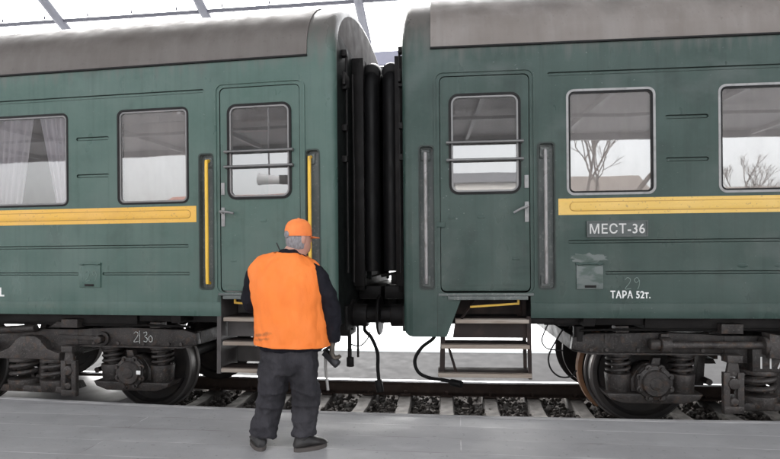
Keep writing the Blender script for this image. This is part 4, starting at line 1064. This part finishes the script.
# shoes
def shoe(ankle, ang, L=.275):
    d = Vector((math.sin(ang), math.cos(ang), 0)); s = Vector((math.cos(ang), -math.sin(ang), 0)); o = Vector((ankle[0] - PX, ankle[1] - PY, 0)) - d * .075
    bm = BM(); n = 18
    rings = []
    for t, w, h, b in ((.0, .026, .06, .03), (.015, .042, .105, .022), (.06, .05, .125, .022), (.11, .05, .118, .022), (.15, .051, .098, .022), (.2, .056, .076, .022), (.25, .05, .06, .022), (.283, .028, .04, .026)):
        r = []
        for j in range(n):
            a = 2 * PI * j / n; z = b + (h - b) * (.5 + .5 * math.sin(a)); x = math.cos(a) * w * (1 if math.sin(a) < .3 else .86)
            r.append(o + d * t * L / .275 + s * x + Vector((0, 0, z)))
        rings.append(r)
    loft(bm, rings)
    limb_pts = [o + d * .06 + Vector((0, 0, .07)), o + d * .07 + Vector((0, 0, .14))]
    tube(bm, limb_pts, .045, 14)
    sh = link('shoe', bm, 'shoe', man, smooth=60)
    bm = BM(); out = []
    for k in range(24):
        a = 2 * PI * k / 24; t = .137 + .14 * math.cos(a); w = .06 if t > .14 else .053
        out.append(o + d * t * L / .275 + s * math.sin(a) * w)
    a_ = [bm.verts.new(q + Vector((0, 0, .001))) for q in out]; b_ = [bm.verts.new(q + Vector((0, 0, .03))) for q in out]
    bm.faces.new(a_); bm.faces.new(b_[::-1])
    for k in range(24): bm.faces.new((a_[k], a_[(k + 1) % 24], b_[(k + 1) % 24], b_[k]))
    link('sole', bm, 'sole', sh)
shoe((-1.455, 3.845), R_(-30)); shoe((-1.125, 3.845), R_(52), .25)
# jacket: trunk, collar and sleeves
bm = BM()
loft(bm, [ell((-1.215, 3.86, 1.0), .235, .165), ell((-1.22, 3.86, 1.15), .235, .165), ell((-1.225, 3.86, 1.35), .235, .165), ell((-1.235, 3.86, 1.5), .235, .15), ell((-1.24, 3.86, 1.60), .21, .125), ell((-1.235, 3.865, 1.665), .13, .10), ell((-1.222, 3.87, 1.705), .082, .082), ell((-1.215, 3.875, 1.725), .078, .08)])
limb(bm, [(-1.38, 3.865, 1.60), shL, (-1.51, 3.89, 1.46), elL, (-1.51, 4.03, 1.335), wrL], [.066, .08, .074, .07, .066, .056])
limb(bm, [(-1.12, 3.86, 1.57), shR, (-.97, 3.865, 1.42), elR, (-.92, 3.895, 1.16), wrR], [.066, .078, .072, .069, .063, .052])
jk = link('jacket', bm, 'navy', man, smooth=180); organic(jk, .011, 3, [(.09, .03), (.05, .014)])
# vest
bm = BM()
vr = [(1.035, -1.21, .272, .195, 2.3), (1.05, -1.21, .272, .196, 2.3), (1.12, -1.213, .270, .198, 2.3), (1.25, -1.22, .266, .197, 2.3), (1.38, -1.23, .268, .193, 2.3), (1.48, -1.243, .275, .186, 2.4), (1.555, -1.252, .277, .168, 2.4), (1.605, -1.252, .262, .148, 2.3), (1.645, -1.248, .225, .128, 2.2), (1.675, -1.24, .17, .112, 2), (1.695, -1.235, .115, .10, 2)]
rings = [ell((cx, 3.86 + (.012 if z > 1.5 else 0), z - (.0 if z < 1.3 else .0)), rx, ry, 40, p=p, tilt=-.09 if z > 1.45 else -.03, tiltx=.0) for z, cx, rx, ry, p in vr]
rings = [[Vector((v.x * .965 - .002, v.y * .96, v.z)) for v in r] for r in rings]
loft(bm, rings, caps=False)
ve = link('vest', bm, 'vest', man, smooth=180)
sb = ve.modifiers.new('sub', 'SUBSURF'); sb.levels = 2; sb.render_levels = 2
dp = ve.modifiers.new('folds', 'DISPLACE'); dp.texture = cloud('vest_folds', .16); dp.strength = .04; dp.texture_coords = 'LOCAL'
dv = ve.modifiers.new('creases', 'DISPLACE'); dv.texture = cloud('vest_creases', .055); dv.strength = .018; dv.texture_coords = 'LOCAL'
so = ve.modifiers.new('thick', 'SOLIDIFY'); so.thickness = .006; so.offset = 1
# oil smears on the back of the vest near the hem
# cap, peak and hair
bm = BM()
loft(bm, [hring(z, rx, yb, yf, 28) for z, rx, yb, yf in ((.012, .084, .105, .098), (.03, .0845, .107, .099), (.06, .083, .106, .097), (.09, .076, .098, .09), (.115, .062, .08, .074), (.131, .042, .052, .05), (.138, .018, .02, .02))])
cp = link('cap', bm, 'cap', man, smooth=60)
bm = BM(); top = []; n = 16
for k in range(n + 1):
    a = PI * k / n; top.append((.078 * math.cos(a), .07 + .095 * math.sin(a) ** .8 if math.sin(a) > 0 else .07, .02 - .018 * math.sin(a) - .012 * math.cos(a) ** 2))
a_ = [bm.verts.new(H(x, y, z)) for x, y, z in top]; b_ = [bm.verts.new(H(x, y, z - .006)) for x, y, z in top]
bm.faces.new(a_); bm.faces.new(b_[::-1])
for k in range(len(a_)): j = (k + 1) % len(a_); bm.faces.new((a_[k], a_[j], b_[j], b_[k]))
link('peak', bm, 'cap', cp, smooth=30)
bm = BM(); cyl(bm, H(0, 0, .137), H(0, 0, .144), .009, 12, bev=.002)
link('cap_button', bm, 'cap', cp)
bm = BM(); g = bmesh.ops.create_uvsphere(bm, u_segments=16, v_segments=10, radius=1)
for v in g['verts']: v.co = H(v.co.x * .03, -.1 + v.co.y * .0125, .024 + v.co.z * .03)
link('cap_opening', bm, 'hair', cp)
bm = BM()
def hairring(z, rx, yb, yf, n=24):
    return [H(rx * math.cos(a), (yf if math.sin(a) > 0 else yb) * math.sin(a), z) for a in [2 * PI * j / n for j in range(n)]]
loft(bm, [hairring(-.10, .052, .073, .0), hairring(-.08, .066, .09, .006), hairring(-.045, .075, .1, .016), hairring(-.01, .079, .103, .03), hairring(.03, .08, .104, .05)])
hr = link('hair', bm, 'hair', man, smooth=180)
d_ = hr.modifiers.new('sub', 'SUBSURF'); d_.levels = 2; d_.render_levels = 2
d2 = hr.modifiers.new('tufts', 'DISPLACE'); d2.texture = cloud('hair_tufts', .02); d2.strength = .005; d2.texture_coords = 'LOCAL'
# what he holds
hm = thing('hammer', 'long pale hammer hanging head up in the worker\'s gloved right hand', 'hammer', (-.955, 3.93, .28))
def HL(p): return Vector((p[0] + .955, p[1] - 3.93, p[2] - .28))
bm = BM(); tube(bm, [HL((-.985, 3.94, .985)), HL((-.985, 3.94, .85)), HL((-.97, 3.945, .69))], .011, 10); link('haft', bm, 'haft', hm)
bm = BM(); bar(bm, HL((-.99, 3.94, .97)), HL((-.905, 3.91, .90)), .042, .045); cyl(bm, HL((-.93, 3.92, .92)), HL((-.885, 3.905, .885)), .032, 12, bev=.006)
link('head', bm, 'hammer_steel', hm)
rd = thing('handheld_radio', 'black handheld radio with a stub antenna held before the worker\'s chest', 'radio', (-1.335, 4.19, 1.42))
bm = BM(); box(bm, -.028, .028, -.018, .018, -.07, .07, .006); link('case', bm, 'black', rd)
bm = BM(); tube(bm, [(-.015, 0, .07), (-.03, 0, .2), (-.10, 0, .36)], .007, 8, radii=[.008, .007, .005]); link('antenna', bm, 'black', rd)

# ------------------------------------------------------------------ camera, light, view
cam = bpy.data.cameras.new('camera'); co = bpy.data.objects.new('camera', cam); COL.objects.link(co)
th = math.atan(70 / 550)
cam.sensor_width = 36; cam.lens = 550 / 780 * 36; cam.clip_end = 2000; cam.clip_start = .05
cam.shift_y = 22.5 / 780
co.matrix_world = Matrix.Translation((0, 0, 1.70)) @ Matrix.Rotation(th, 4, 'Z') @ Matrix.Rotation(PI / 2, 4, 'X') @ Matrix.Rotation(R_(-.5), 4, 'Z')
SC.camera = co
SUN_EL, SUN_AZ = 36, -25     # degrees; azimuth of the light's source seen from above (from +Y, clockwise)
w = bpy.data.worlds.new('World'); SC.world = w; w.use_nodes = True; t = w.node_tree; t.nodes.clear()
out = N(t, 'ShaderNodeOutputWorld'); bg = N(t, 'ShaderNodeBackground', Strength=.15)
sky = N(t, 'ShaderNodeTexSky', sky_type='NISHITA', sun_disc=False, sun_elevation=R_(SUN_EL), sun_rotation=R_(SUN_AZ), dust_density=4.0, air_density=1.0, ozone_density=1.0)
hs = N(t, 'ShaderNodeHueSaturation', Saturation=.12)
t.links.new(sky.outputs[0], hs.inputs['Color']); t.links.new(hs.outputs[0], bg.inputs[0]); t.links.new(bg.outputs[0], out.inputs[0])
sd = bpy.data.lights.new('sun', 'SUN'); so = bpy.data.objects.new('sun', sd); COL.objects.link(so)
sd.energy = .5; sd.angle = R_(45); sd.color = (1, .97, .93)
a = R_(SUN_AZ); src = Vector((math.sin(a) * math.cos(R_(SUN_EL)), math.cos(a) * math.cos(R_(SUN_EL)), math.sin(R_(SUN_EL))))
so.rotation_euler = src.to_track_quat('Z', 'Y').to_euler(); so.location = src * 30
vs = SC.view_settings; vs.view_transform = 'Standard'; vs.look = 'None'; vs.gamma = 1; vs.use_curve_mapping = False; vs.exposure = 2.55
SC.render.engine = 'CYCLES'
SC.cycles.use_denoising = True
SC.cycles.max_bounces = 8; SC.cycles.diffuse_bounces = 4; SC.cycles.glossy_bounces = 4; SC.cycles.transparent_max_bounces = 8
SC.cycles.sample_clamp_indirect = 6
